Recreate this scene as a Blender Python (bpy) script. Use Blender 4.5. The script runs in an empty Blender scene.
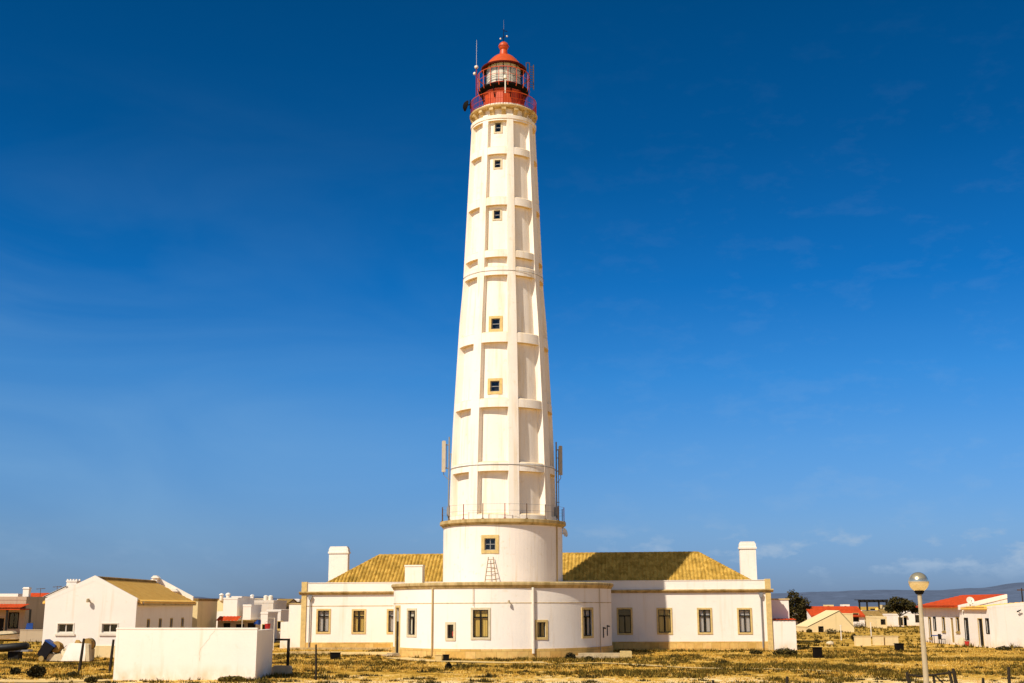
import bpy, math, random
from mathutils import Vector, Matrix, noise
random.seed(11)
PI = math.pi
R = math.radians
sc = bpy.context.scene
COL = sc.collection

# ------------------------------------------------------------------ camera
F, HOR, CAMH = 1205.0, 264.0, 3.5
PITCH = math.atan(HOR / F)
cp, sp = math.cos(PITCH), math.sin(PITCH)
cam = bpy.data.cameras.new("camera"); cam_o = bpy.data.objects.new("camera", cam); COL.objects.link(cam_o)
cam.sensor_width = 36.0; cam.lens = 36.0 * F / 1024.0; cam.clip_end = 20000; cam.clip_start = 0.5
cam_o.location = (0, 0, CAMH); cam_o.rotation_euler = (PI / 2 + PITCH, 0, 0)
sc.camera = cam_o
sc.view_settings.view_transform = 'Standard'; sc.view_settings.look = 'None'; sc.view_settings.exposure = 0

def ray(u, v):
    xc, yc = (u - 512) / F, (341.5 - v) / F
    return Vector((xc, cp - yc * sp, sp + yc * cp))
def at(u, v, Y):
    d = ray(u, v); t = Y / d.y
    return Vector((d.x * t, Y, CAMH + d.z * t))
def gnd(u, v):
    d = ray(u, v); t = -CAMH / d.z
    return Vector((d.x * t, d.y * t, 0))

# ------------------------------------------------------------------ light
AZ, EL = R(42), R(45)
S = Vector((-math.sin(AZ) * math.cos(EL), -math.cos(AZ) * math.cos(EL), math.sin(EL)))
sl = bpy.data.lights.new("sun", 'SUN'); sl.energy = 5.0; sl.angle = R(0.5); sl.color = (1.0, 0.92, 0.80)
so = bpy.data.objects.new("sun", sl); COL.objects.link(so); so.rotation_euler = S.to_track_quat('Z', 'Y').to_euler(); so.location = (-60, -60, 90)

W = bpy.data.worlds.new("World"); sc.world = W; W.use_nodes = True
nt = W.node_tree; nt.nodes.clear()
def N(t, kind, **kw):
    n = t.nodes.new(kind)
    for k, v in kw.items(): setattr(n, k, v)
    return n
out = N(nt, 'ShaderNodeOutputWorld'); bg = N(nt, 'ShaderNodeBackground'); bg.inputs[1].default_value = 0.1
sky = N(nt, 'ShaderNodeTexSky', sky_type='NISHITA', sun_disc=False, sun_elevation=EL, sun_rotation=PI + AZ)
sky.air_density = 1.0; sky.dust_density = 0.6; sky.ozone_density = 2.5
tc = N(nt, 'ShaderNodeTexCoord'); sep = N(nt, 'ShaderNodeSeparateXYZ')
nt.links.new(tc.outputs['Generated'], sep.inputs[0])
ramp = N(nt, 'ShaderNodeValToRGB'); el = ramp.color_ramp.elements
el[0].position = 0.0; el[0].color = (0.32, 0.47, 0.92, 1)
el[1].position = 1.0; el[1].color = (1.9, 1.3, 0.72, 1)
SKY = [(0.03, (0.33, 0.52, 1.0)), (0.058, (0.35, 0.57, 1.0)), (0.127, (0.27, 0.615, 1.05)), (0.183, (0.14, 0.60, 1.09)), (0.257, (0.03, 0.50, 1.0)), (0.365, (0.008, 0.39, 0.76)), (0.467, (0.002, 0.36, 0.67)), (0.55, (0.05, 0.34, 0.52)), (0.72, (1.9, 1.3, 0.72))]  # unseen upper sky set pale and warm to lift the shadows
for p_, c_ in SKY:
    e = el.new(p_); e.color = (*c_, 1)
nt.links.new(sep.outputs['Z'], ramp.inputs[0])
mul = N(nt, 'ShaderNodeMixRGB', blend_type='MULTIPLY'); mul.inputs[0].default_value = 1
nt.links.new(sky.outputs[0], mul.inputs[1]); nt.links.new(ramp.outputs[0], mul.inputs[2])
# thin clouds: wisps high up, small puffs close to the horizon
mp = N(nt, 'ShaderNodeMapping'); mp.inputs['Scale'].default_value = (9.0, 9.0, 21.0)
nz = N(nt, 'ShaderNodeTexNoise'); nz.inputs['Scale'].default_value = 2.6; nz.inputs['Detail'].default_value = 7; nz.inputs['Roughness'].default_value = 0.62
nt.links.new(tc.outputs['Generated'], mp.inputs[0]); nt.links.new(mp.outputs[0], nz.inputs['Vector'])
cr = N(nt, 'ShaderNodeValToRGB'); cr.color_ramp.elements[0].position = 0.52; cr.color_ramp.elements[1].position = 0.66
cr.color_ramp.elements[1].color = (0.9, 0.9, 0.9, 1)
nt.links.new(nz.outputs[0], cr.inputs[0])
band = N(nt, 'ShaderNodeValToRGB'); be = band.color_ramp.elements
be[0].position = 0.0; be[0].color = (0.05, 0.05, 0.05, 1); be[1].position = 1.0; be[1].color = (0, 0, 0, 1)
for p_, c_ in ((0.020, 0.15), (0.034, 0.95), (0.050, 0.75), (0.066, 0.12), (0.2, 0.05), (0.33, 0.02), (0.5, 0.0)):
    e = be.new(p_); e.color = (c_, c_, c_, 1)
nt.links.new(sep.outputs['Z'], band.inputs[0])
mrx = N(nt, 'ShaderNodeMapRange'); mrx.inputs['From Min'].default_value = -0.15; mrx.inputs['From Max'].default_value = 0.25; mrx.inputs['To Min'].default_value = 0.12; mrx.inputs['To Max'].default_value = 1.0
nt.links.new(sep.outputs['X'], mrx.inputs['Value'])
m1 = N(nt, 'ShaderNodeMath', operation='MULTIPLY'); nt.links.new(cr.outputs[0], m1.inputs[0]); nt.links.new(mrx.outputs[0], m1.inputs[1])
m2 = N(nt, 'ShaderNodeMath', operation='MULTIPLY'); nt.links.new(m1.outputs[0], m2.inputs[0]); nt.links.new(band.outputs[0], m2.inputs[1])
cm = N(nt, 'ShaderNodeMixRGB'); cm.inputs[2].default_value = (3.6, 4.9, 6.6, 1)
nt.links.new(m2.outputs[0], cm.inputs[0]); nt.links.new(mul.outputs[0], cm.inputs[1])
hz_n = N(nt, 'ShaderNodeTexNoise'); hz_n.inputs['Scale'].default_value = 3.0; hz_n.inputs['Detail'].default_value = 5; hz_n.inputs['Distortion'].default_value = 1.2
mp2 = N(nt, 'ShaderNodeMapping'); mp2.inputs['Scale'].default_value = (1, 1, 3.2); mp2.inputs['Rotation'].default_value = (0, R(18), 0); nt.links.new(tc.outputs['Generated'], mp2.inputs[0]); nt.links.new(mp2.outputs[0], hz_n.inputs['Vector'])
hx_ = N(nt, 'ShaderNodeMapRange'); hx_.inputs['From Min'].default_value = 0.05; hx_.inputs['From Max'].default_value = -0.42; hx_.inputs['To Min'].default_value = 0.015; hx_.inputs['To Max'].default_value = 0.30; nt.links.new(sep.outputs['X'], hx_.inputs['Value'])
hzr = N(nt, 'ShaderNodeMapRange'); hzr.inputs['From Min'].default_value = 0.35; hzr.inputs['From Max'].default_value = 0.7; nt.links.new(hz_n.outputs[0], hzr.inputs['Value'])
hel = N(nt, 'ShaderNodeMapRange'); hel.inputs['From Min'].default_value = 0.42; hel.inputs['From Max'].default_value = 0.12; nt.links.new(sep.outputs['Z'], hel.inputs['Value'])
h1 = N(nt, 'ShaderNodeMath', operation='MULTIPLY'); nt.links.new(hx_.outputs[0], h1.inputs[0]); nt.links.new(hzr.outputs[0], h1.inputs[1])
h2 = N(nt, 'ShaderNodeMath', operation='MULTIPLY'); nt.links.new(h1.outputs[0], h2.inputs[0]); nt.links.new(hel.outputs[0], h2.inputs[1])
hm = N(nt, 'ShaderNodeMixRGB'); hm.inputs[2].default_value = (3.0, 5.2, 7.4, 1); nt.links.new(h2.outputs[0], hm.inputs[0]); nt.links.new(cm.outputs[0], hm.inputs[1])
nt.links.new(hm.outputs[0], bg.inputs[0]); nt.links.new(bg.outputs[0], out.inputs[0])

# ------------------------------------------------------------------ materials
def new_mat(name):
    m = bpy.data.materials.new(name); m.use_nodes = True
    t = m.node_tree; b = t.nodes['Principled BSDF']
    return m, t, b
def mat(name, col, rough=0.85, var=0.15, scale=3.0, bump=0.0, metal=0.0, spec=0.3, col2=None, bscale=None, stretch=None, lo=0.3, hi=0.7):
    m, t, b = new_mat(name)
    co = N(t, 'ShaderNodeTexCoord'); mpn = N(t, 'ShaderNodeMapping')
    if stretch: mpn.inputs['Scale'].default_value = stretch
    t.links.new(co.outputs['Object'], mpn.inputs[0])
    n = N(t, 'ShaderNodeTexNoise'); n.inputs['Scale'].default_value = scale; n.inputs['Detail'].default_value = 6; n.inputs['Roughness'].default_value = 0.65
    t.links.new(mpn.outputs[0], n.inputs['Vector'])
    r = N(t, 'ShaderNodeValToRGB'); e = r.color_ramp.elements
    e[0].position = lo; e[1].position = hi
    c2 = col2 or tuple(c * (1 - var) for c in col)
    e[0].color = (*c2, 1); e[1].color = (*col, 1)
    t.links.new(n.outputs[0], r.inputs[0]); t.links.new(r.outputs[0], b.inputs['Base Color'])
    b.inputs['Roughness'].default_value = rough; b.inputs['Metallic'].default_value = metal
    b.inputs['Specular IOR Level'].default_value = spec
    if bump:
        n2 = N(t, 'ShaderNodeTexNoise'); n2.inputs['Scale'].default_value = bscale or scale * 8; n2.inputs['Detail'].default_value = 5
        t.links.new(co.outputs['Object'], n2.inputs['Vector'])
        bp = N(t, 'ShaderNodeBump'); bp.inputs['Strength'].default_value = bump; bp.inputs['Distance'].default_value = 0.03
        t.links.new(n2.outputs[0], bp.inputs['Height']); t.links.new(bp.outputs[0], b.inputs['Normal'])
    return m
def plaster(name, col, dirt_shade, amt=0.5, streak_lo=0.56, streak_hi=0.8, ledge=0.0, base=0.0):
    """limewashed wall: broad tone drift, rain streaks running down, fine grain"""
    m, t, b = new_mat(name)
    co = N(t, 'ShaderNodeTexCoord')
    def noise_(scale, stretch, detail=5):
        mpn = N(t, 'ShaderNodeMapping'); mpn.inputs['Scale'].default_value = stretch
        t.links.new(co.outputs['Object'], mpn.inputs[0])
        n = N(t, 'ShaderNodeTexNoise'); n.inputs['Scale'].default_value = scale; n.inputs['Detail'].default_value = detail; n.inputs['Roughness'].default_value = 0.6
        t.links.new(mpn.outputs[0], n.inputs['Vector']); return n
    a = noise_(0.5, (1, 1, 1)); r1 = N(t, 'ShaderNodeValToRGB')
    r1.color_ramp.elements[0].position = 0.3; r1.color_ramp.elements[1].position = 0.7
    r1.color_ramp.elements[0].color = (*[c * 0.93 for c in col], 1); r1.color_ramp.elements[1].color = (*col, 1)
    t.links.new(a.outputs[0], r1.inputs[0])
    s = noise_(1.0, (2.2, 2.2, 0.16)); r2 = N(t, 'ShaderNodeValToRGB')
    r2.color_ramp.elements[0].position = streak_lo; r2.color_ramp.elements[1].position = streak_hi
    r2.color_ramp.elements[1].color = (amt, amt, amt, 1)
    t.links.new(s.outputs[0], r2.inputs[0])
    mx = N(t, 'ShaderNodeMixRGB'); mx.inputs[2].default_value = (*dirt_shade, 1)
    t.links.new(r2.outputs[0], mx.inputs[0]); t.links.new(r1.outputs[0], mx.inputs[1])
    g = noise_(2.3, (1, 1, 1), 8); r3 = N(t, 'ShaderNodeValToRGB')
    r3.color_ramp.elements[0].position = 0.60; r3.color_ramp.elements[1].position = 0.78; r3.color_ramp.elements[1].color = (amt * 0.7,) * 3 + (1,)
    t.links.new(g.outputs[0], r3.inputs[0])
    mx2 = N(t, 'ShaderNodeMixRGB'); mx2.inputs[2].default_value = (*dirt_shade, 1)
    t.links.new(r3.outputs[0], mx2.inputs[0]); t.links.new(mx.outputs[0], mx2.inputs[1])
    last = mx2
    if ledge:      # ochre tint for golden bounce shade, painted into soffits and ledges
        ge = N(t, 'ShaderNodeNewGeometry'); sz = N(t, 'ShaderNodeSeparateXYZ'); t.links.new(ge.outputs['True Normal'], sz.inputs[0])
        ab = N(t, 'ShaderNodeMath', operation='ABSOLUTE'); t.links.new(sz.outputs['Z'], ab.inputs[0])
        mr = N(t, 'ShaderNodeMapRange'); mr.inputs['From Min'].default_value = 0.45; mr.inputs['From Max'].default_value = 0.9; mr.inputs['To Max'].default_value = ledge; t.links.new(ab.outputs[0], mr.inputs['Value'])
        mx3 = N(t, 'ShaderNodeMixRGB'); mx3.inputs[2].default_value = (*dirt_shade, 1); t.links.new(mr.outputs[0], mx3.inputs[0]); t.links.new(last.outputs[0], mx3.inputs[1]); last = mx3
    if base:       # sand and splash marks at the foot of the wall
        so_ = N(t, 'ShaderNodeSeparateXYZ'); t.links.new(co.outputs['Object'], so_.inputs[0])
        mr = N(t, 'ShaderNodeMapRange'); mr.inputs['From Min'].default_value = 0.75; mr.inputs['From Max'].default_value = 0.0; mr.inputs['To Max'].default_value = 1.0; t.links.new(so_.outputs['Z'], mr.inputs['Value'])
        ns = noise_(1.6, (1, 1, .6), 7); nr = N(t, 'ShaderNodeMapRange'); nr.inputs['From Min'].default_value = 0.38; nr.inputs['From Max'].default_value = 0.68; nr.inputs['To Max'].default_value = base; t.links.new(ns.outputs[0], nr.inputs['Value'])
        mm = N(t, 'ShaderNodeMath', operation='MULTIPLY'); t.links.new(mr.outputs[0], mm.inputs[0]); t.links.new(nr.outputs[0], mm.inputs[1])
        mx4 = N(t, 'ShaderNodeMixRGB'); mx4.inputs[2].default_value = (*dirt_shade, 1); t.links.new(mm.outputs[0], mx4.inputs[0]); t.links.new(last.outputs[0], mx4.inputs[1]); last = mx4
    t.links.new(last.outputs[0], b.inputs['Base Color']); b.inputs['Roughness'].default_value = 0.9; b.inputs['Specular IOR Level'].default_value = 0.2
    bp = N(t, 'ShaderNodeBump'); bp.inputs['Strength'].default_value = 0.35; bp.inputs['Distance'].default_value = 0.03
    f = noise_(7, (1, 1, 1), 6); t.links.new(f.outputs[0], bp.inputs['Height']); t.links.new(bp.outputs[0], b.inputs['Normal'])
    return m
def island_mat(name, cols, rough=0.9):
    m, t, b = new_mat(name)
    g = N(t, 'ShaderNodeNewGeometry'); r = N(t, 'ShaderNodeValToRGB'); e = r.color_ramp.elements
    e[0].color = (*cols[0], 1); e[1].color = (*cols[-1], 1)
    for i, c in enumerate(cols[1:-1]):
        x = e.new((i + 1) / (len(cols) - 1)); x.color = (*c, 1)
    t.links.new(g.outputs['Random Per Island'], r.inputs[0]); t.links.new(r.outputs[0], b.inputs['Base Color'])
    b.inputs['Roughness'].default_value = rough; b.inputs['Specular IOR Level'].default_value = 0.15
    return m
def glass_mat(name, tint=(0.05, 0.06, 0.07), mixf=0.35):
    m, t, b = new_mat(name)
    o = t.nodes['Material Output']; tr = N(t, 'ShaderNodeBsdfTransparent'); tr.inputs[0].default_value = (0.93, 0.94, 0.94, 1)
    gl = N(t, 'ShaderNodeBsdfGlossy'); gl.inputs['Roughness'].default_value = 0.06; gl.inputs[0].default_value = (0.8, 0.8, 0.8, 1)
    lw = N(t, 'ShaderNodeLayerWeight'); lw.inputs[0].default_value = 0.5
    pw = N(t, 'ShaderNodeMath', operation='POWER'); pw.inputs[1].default_value = 4.0; t.links.new(lw.outputs['Facing'], pw.inputs[0])
    ma = N(t, 'ShaderNodeMath', operation='MULTIPLY_ADD'); ma.inputs[1].default_value = 0.7; ma.inputs[2].default_value = 0.05; t.links.new(pw.outputs[0], ma.inputs[0])
    mx = N(t, 'ShaderNodeMixShader'); t.links.new(ma.outputs[0], mx.inputs[0]); t.links.new(tr.outputs[0], mx.inputs[1]); t.links.new(gl.outputs[0], mx.inputs[2])
    t.links.new(mx.outputs[0], o.inputs[0]); return m
def tile_mat(name, cols, dark):
    """clay tiles: tone changes tile by tile, lichen blotches"""
    m, t, b = new_mat(name)
    co = N(t, 'ShaderNodeTexCoord'); mpn = N(t, 'ShaderNodeMapping'); mpn.inputs['Scale'].default_value = (3.6, 2.4, 2.4)
    t.links.new(co.outputs['Object'], mpn.inputs[0])
    wn = N(t, 'ShaderNodeTexVoronoi'); wn.inputs['Scale'].default_value = 1.0
    t.links.new(mpn.outputs[0], wn.inputs['Vector'])
    sp_ = N(t, 'ShaderNodeSeparateColor'); t.links.new(wn.outputs['Color'], sp_.inputs[0])
    r = N(t, 'ShaderNodeValToRGB'); e = r.color_ramp.elements; e[0].color = (*cols[0], 1); e[1].color = (*cols[1], 1)
    t.links.new(sp_.outputs[0], r.inputs[0])
    n = N(t, 'ShaderNodeTexNoise'); n.inputs['Scale'].default_value = 0.9; n.inputs['Detail'].default_value = 8; n.inputs['Roughness'].default_value = 0.7
    t.links.new(co.outputs['Object'], n.inputs['Vector'])
    r2 = N(t, 'ShaderNodeValToRGB'); r2.color_ramp.elements[0].position = 0.48; r2.color_ramp.elements[1].position = 0.7
    t.links.new(n.outputs[0], r2.inputs[0])
    mx = N(t, 'ShaderNodeMixRGB'); mx.inputs[2].default_value = (*dark, 1)
    m3 = N(t, 'ShaderNodeMath', operation='MULTIPLY'); m3.inputs[1].default_value = 0.75; t.links.new(r2.outputs[0], m3.inputs[0])
    t.links.new(m3.outputs[0], mx.inputs[0]); t.links.new(r.outputs[0], mx.inputs[1]); t.links.new(mx.outputs[0], b.inputs['Base Color'])
    b.inputs['Roughness'].default_value = 0.92; b.inputs['Specular IOR Level'].default_value = 0.15
    return m
def stone_mat(name, c1, c2, mortar, sx=1.4, sz=2.2):
    m, t, b = new_mat(name)
    co = N(t, 'ShaderNodeTexCoord'); s_ = N(t, 'ShaderNodeSeparateXYZ'); t.links.new(co.outputs['Object'], s_.inputs[0])
    c = N(t, 'ShaderNodeCombineXYZ'); t.links.new(s_.outputs['X'], c.inputs['X']); t.links.new(s_.outputs['Z'], c.inputs['Y'])
    br = N(t, 'ShaderNodeTexBrick'); br.inputs['Scale'].default_value = 1.0; br.inputs['Color1'].default_value = (*c1, 1); br.inputs['Color2'].default_value = (*c2, 1)
    br.inputs['Mortar'].default_value = (*mortar, 1); br.inputs['Mortar Size'].default_value = 0.012; br.inputs['Brick Width'].default_value = 1 / sx; br.inputs['Row Height'].default_value = 1 / sz
    t.links.new(c.outputs[0], br.inputs['Vector'])
    n = N(t, 'ShaderNodeTexNoise'); n.inputs['Scale'].default_value = 4; n.inputs['Detail'].default_value = 7
    t.links.new(co.outputs['Object'], n.inputs['Vector'])
    mx = N(t, 'ShaderNodeMixRGB', blend_type='OVERLAY'); mx.inputs[0].default_value = 0.35
    t.links.new(br.outputs[0], mx.inputs[1]); t.links.new(n.outputs[0], mx.inputs[2]); t.links.new(mx.outputs[0], b.inputs['Base Color'])
    b.inputs['Roughness'].default_value = 0.9
    return m

M = {}
M['white'] = plaster('white_plaster', (0.93, 0.84, 0.725), (0.68, 0.50, 0.27), 0.45, base=0.9)
M['white2'] = plaster('old_white_plaster', (0.80, 0.69, 0.55), (0.55, 0.40, 0.20), 0.5, base=0.8)
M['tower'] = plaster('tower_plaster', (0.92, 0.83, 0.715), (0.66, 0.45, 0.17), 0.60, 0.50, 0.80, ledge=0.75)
M['drum'] = plaster('stained_drum_plaster', (0.92, 0.815, 0.71), (0.62, 0.42, 0.15), 0.75, 0.55, 0.80)
M['trim'] = plaster('stained_trim', (0.66, 0.49, 0.24), (0.34, 0.21, 0.05), 0.8, 0.42, 0.68)
M['trim2'] = plaster('mossy_trim', (0.58, 0.42, 0.19), (0.20, 0.13, 0.03), 0.8, 0.42, 0.7)
M['cream'] = plaster('cream_plaster', (0.84, 0.65, 0.33), (0.45, 0.30, 0.10), 0.4)
M['greyw'] = plaster('grey_plaster', (0.52, 0.41, 0.27), (0.25, 0.20, 0.14), 0.5)
M['stone'] = stone_mat('plinth_stone', (0.72, 0.47, 0.15), (0.56, 0.33, 0.07), (0.42, 0.26, 0.07))
M['surround'] = mat('window_surround_stone', (0.76, 0.54, 0.21), 0.9, 0.3, 4, 0.2)
M['surround_pale'] = mat('pale_window_surround', (0.72, 0.60, 0.38), 0.9, 0.2, 4, 0.2)
M['tile'] = tile_mat('ochre_roof_tile', ((0.60, 0.37, 0.075), (0.38, 0.22, 0.035)), (0.15, 0.09, 0.011))
M['tile_tan'] = tile_mat('tan_roof_tile', ((1.0, 0.60, 0.15), (0.95, 0.53, 0.115)), (0.80, 0.43, 0.08))
M['tile_red'] = tile_mat('red_roof_tile', ((0.56, 0.066, 0.013), (0.44, 0.052, 0.011)), (0.28, 0.05, 0.012))
M['tile_brown'] = tile_mat('brown_roof_tile', ((0.34, 0.21, 0.07), (0.25, 0.15, 0.04)), (0.12, 0.08, 0.02))
M['red'] = mat('red_paint', (0.64, 0.085, 0.012), 0.45, 0.3, 2.0, 0.05, spec=0.4)
M['eave'] = mat('dark_eave', (0.10, 0.010, 0.004), 0.7, 0.3, 3, spec=0.1)
M['dkred'] = mat('dark_red_metal', (0.34, 0.022, 0.003), 0.7, 0.3, 3, spec=0.15)
M['black'] = mat('black_metal', (0.010, 0.008, 0.006), 0.85, 0.3, 5, spec=0.08)
M['dark'] = mat('dark_frame', (0.022, 0.018, 0.013), 0.8, 0.3, 5, spec=0.12)
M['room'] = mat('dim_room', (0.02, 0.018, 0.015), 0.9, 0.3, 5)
M['grey'] = mat('grey_metal', (0.28, 0.27, 0.26), 0.5, 0.25, 5)
M['ladder'] = mat('weathered_ladder', (0.36, 0.24, 0.11), 0.8, 0.3, 6)
M['rust'] = mat('rusty_iron', (0.16, 0.08, 0.03), 0.8, 0.5, 6)
M['whitem'] = mat('white_metal', (0.84, 0.75, 0.60), 0.4, 0.1, 4)
M['glass'] = glass_mat('window_glass')
M['curtain'] = mat('pale_curtain', (0.82, 0.72, 0.52), 0.9, 0.35, 2.0, stretch=(9, 9, 0.4))
M['curtain_yellow'] = mat('ochre_shutter', (0.75, 0.50, 0.12), 0.9, 0.35, 2.0, stretch=(9, 9, 0.4))
M['curtain_grey'] = mat('grey_curtain', (0.60, 0.54, 0.48), 0.9, 0.35, 2.0, stretch=(9, 9, 0.4))
M['wood'] = mat('dark_post_wood', (0.035, 0.024, 0.013), 0.9, 0.5, 6, 0.3, stretch=(3, 3, .5))
M['ochre_wood'] = mat('ochre_wood', (0.45, 0.30, 0.09), 0.8, 0.3, 6)
M['concrete'] = mat('concrete', (0.55, 0.42, 0.24), 0.95, 0.35, 3, 0.3)
M['blue'] = mat('blue_paint', (0.015, 0.065, 0.28), 0.5, 0.3, 4)
M['redcloth'] = mat('red_cloth', (0.62, 0.035, 0.03), 0.85, 0.3, 4)
M['rubber'] = mat('black_rubber', (0.016, 0.015, 0.013), 0.55, 0.4, 4)
M['sack'] = mat('pale_sack', (0.72, 0.58, 0.36), 0.9, 0.25, 5, 0.3)
M['barrel'] = mat('rusty_barrel', (0.50, 0.28, 0.06), 0.7, 0.55, 3, 0.2, stretch=(6, 1, 1))
M['sand'] = mat('pale_sand', (0.80, 0.56, 0.22), 0.95, 0.3, 1.6, 0.4)
M['bark'] = mat('bark', (0.09, 0.06, 0.03), 0.95, 0.4, 6, 0.4)
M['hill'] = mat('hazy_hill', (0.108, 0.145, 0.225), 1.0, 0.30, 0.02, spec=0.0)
M['leaf_dark'] = island_mat('dark_leaves', [(0.020, 0.017, 0.005), (0.045, 0.035, 0.008), (0.075, 0.055, 0.012)])
M['leaf_black'] = island_mat('very_dark_leaves', [(0.012, 0.010, 0.004), (0.025, 0.02, 0.006), (0.04, 0.03, 0.008)])
M['leaf_olive'] = island_mat('olive_leaves', [(0.07, 0.05, 0.008), (0.12, 0.085, 0.014), (0.20, 0.13, 0.03)])
M['dry'] = island_mat('dry_grass_blades', [(0.16, 0.088, 0.009), (0.48, 0.265, 0.028), (0.74, 0.44, 0.07), (0.92, 0.64, 0.20)])
M['scrub'] = island_mat('green_scrub_blades', [(0.035, 0.026, 0.003), (0.11, 0.076, 0.010), (0.24, 0.155, 0.022)])

# ------------------------------------------------------------------ mesh tools
class MB:
    def __init__(s): s.v = []; s.f = []
    def quad(s, *p):
        b = len(s.v); s.v += [tuple(q) for q in p]; s.f.append(tuple(range(b, b + len(p))))
    def box(s, x0, x1, y0, y1, z0, z1, m=None):
        p = [(x0, y0, z0), (x1, y0, z0), (x1, y1, z0), (x0, y1, z0), (x0, y0, z1), (x1, y0, z1), (x1, y1, z1), (x0, y1, z1)]
        if m is not None: p = [tuple(m @ Vector(q)) for q in p]
        b = len(s.v); s.v += p
        s.f += [tuple(b + i for i in q) for q in ((3, 2, 1, 0), (4, 5, 6, 7), (0, 1, 5, 4), (1, 2, 6, 5), (2, 3, 7, 6), (3, 0, 4, 7))]
        return s
    def bevbox(s, x0, x1, y0, y1, z0, z1, e=0.03, m=None):
        """box with the top edges taken off"""
        s.prism([(x0, z0), (x1, z0), (x1, z1 - e), (x1 - e, z1), (x0 + e, z1), (x0, z1 - e)], y0, y1, m); return s
    def prism(s, poly, y0, y1, m=None):
        """polygon in x,z extruded along y"""
        n = len(poly); p = [(x, y0, z) for x, z in poly] + [(x, y1, z) for x, z in poly]
        if m is not None: p = [tuple(m @ Vector(q)) for q in p]
        b = len(s.v); s.v += p
        s.f.append(tuple(b + i for i in range(n))); s.f.append(tuple(b + n + i for i in reversed(range(n))))
        for i in range(n):
            j = (i + 1) % n; s.f.append((b + i, b + n + i, b + n + j, b + j))
        return s
    def tube(s, a, b_, r0, r1=None, n=8, cap=True):
        a, b_ = Vector(a), Vector(b_); r1 = r0 if r1 is None else r1
        d = (b_ - a).normalized(); x = d.orthogonal().normalized(); y = d.cross(x); b = len(s.v)
        for c, r in ((a, r0), (b_, r1)):
            for i in range(n):
                t = 2 * PI * i / n; s.v.append(tuple(c + (x * math.cos(t) + y * math.sin(t)) * r))
        for i in range(n):
            j = (i + 1) % n; s.f.append((b + i, b + j, b + n + j, b + n + i))
        if cap: s.f.append(tuple(b + i for i in reversed(range(n)))); s.f.append(tuple(b + n + i for i in range(n)))
        return s
    def path(s, pts, r, n=6):
        for i in range(len(pts) - 1): s.tube(pts[i], pts[i + 1], r, n=n)
        return s
    def lathe(s, prof, n=64, a0=0.0, a1=2 * PI, c=(0, 0, 0), m=None):
        full = abs(a1 - a0 - 2 * PI) < 1e-6; k = n if full else n + 1; b = len(s.v)
        for r, z in prof:
            for i in range(k):
                a = a0 + (a1 - a0) * i / n
                p = Vector((c[0] + r * math.sin(a), c[1] - r * math.cos(a), c[2] + z))
                if m is not None: p = m @ p
                s.v.append(tuple(p))
        for q in range(len(prof) - 1):
            for i in range(n):
                j = (i + 1) % k if full else i + 1
                s.f.append((b + q * k + i, b + q * k + j, b + (q + 1) * k + j, b + (q + 1) * k + i))
        return s
    def build(s, name, m, parent=None, smooth=None, loc=None, rot=None):
        me = bpy.data.meshes.new(name); me.from_pydata(s.v, [], s.f); me.update()
        if m is not None: me.materials.append(m)
        if smooth is not None:
            for p in me.polygons: p.use_smooth = True
            me.set_sharp_from_angle(angle=R(smooth))
        o = bpy.data.objects.new(name, me); COL.objects.link(o)
        if parent is not None: o.parent = parent
        if loc is not None: o.location = loc
        if rot is not None: o.rotation_euler = rot
        return o
def tag(o, label, cat, group=None, kind=None):
    if label: o['label'] = label
    if cat: o['category'] = cat
    if group: o['group'] = group
    if kind: o['kind'] = kind
    return o
def thing(name, label, cat, loc=(0, 0, 0), rz=0, group=None):
    o = bpy.data.objects.new(name, None); COL.objects.link(o); o.location = loc; o.rotation_euler = (0, 0, rz)
    o.empty_display_size = 0.3
    return tag(o, label, cat, group)
def dup(root, loc, rz, label, group=None):
    r = root.copy(); COL.objects.link(r); r.location = loc; r.rotation_euler = (0, 0, rz); r['label'] = label
    if group: r['group'] = group
    for ch in list(root.children):
        c = ch.copy(); COL.objects.link(c); c.parent = r
        for g in list(ch.children):
            d = g.copy(); COL.objects.link(d); d.parent = c
    return r
def fbox(mb, fn, s0, s1, z0, z1, d0, d1, n=1):
    for i in range(n):
        a, b_ = s0 + (s1 - s0) * i / n, s0 + (s1 - s0) * (i + 1) / n
        P = [[[Vector(fn(s_, z, d)) for d in (d0, d1)] for z in (z0, z1)] for s_ in (a, b_)]
        mb.quad(P[0][0][0], P[1][0][0], P[1][1][0], P[0][1][0]); mb.quad(P[0][0][1], P[0][1][1], P[1][1][1], P[1][0][1])
        mb.quad(P[0][1][0], P[1][1][0], P[1][1][1], P[0][1][1]); mb.quad(P[0][0][0], P[0][0][1], P[1][0][1], P[1][0][0])
        if i == 0: mb.quad(P[0][0][0], P[0][1][0], P[0][1][1], P[0][0][1])
        if i == n - 1: mb.quad(P[1][0][0], P[1][0][1], P[1][1][1], P[1][1][0])
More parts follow.
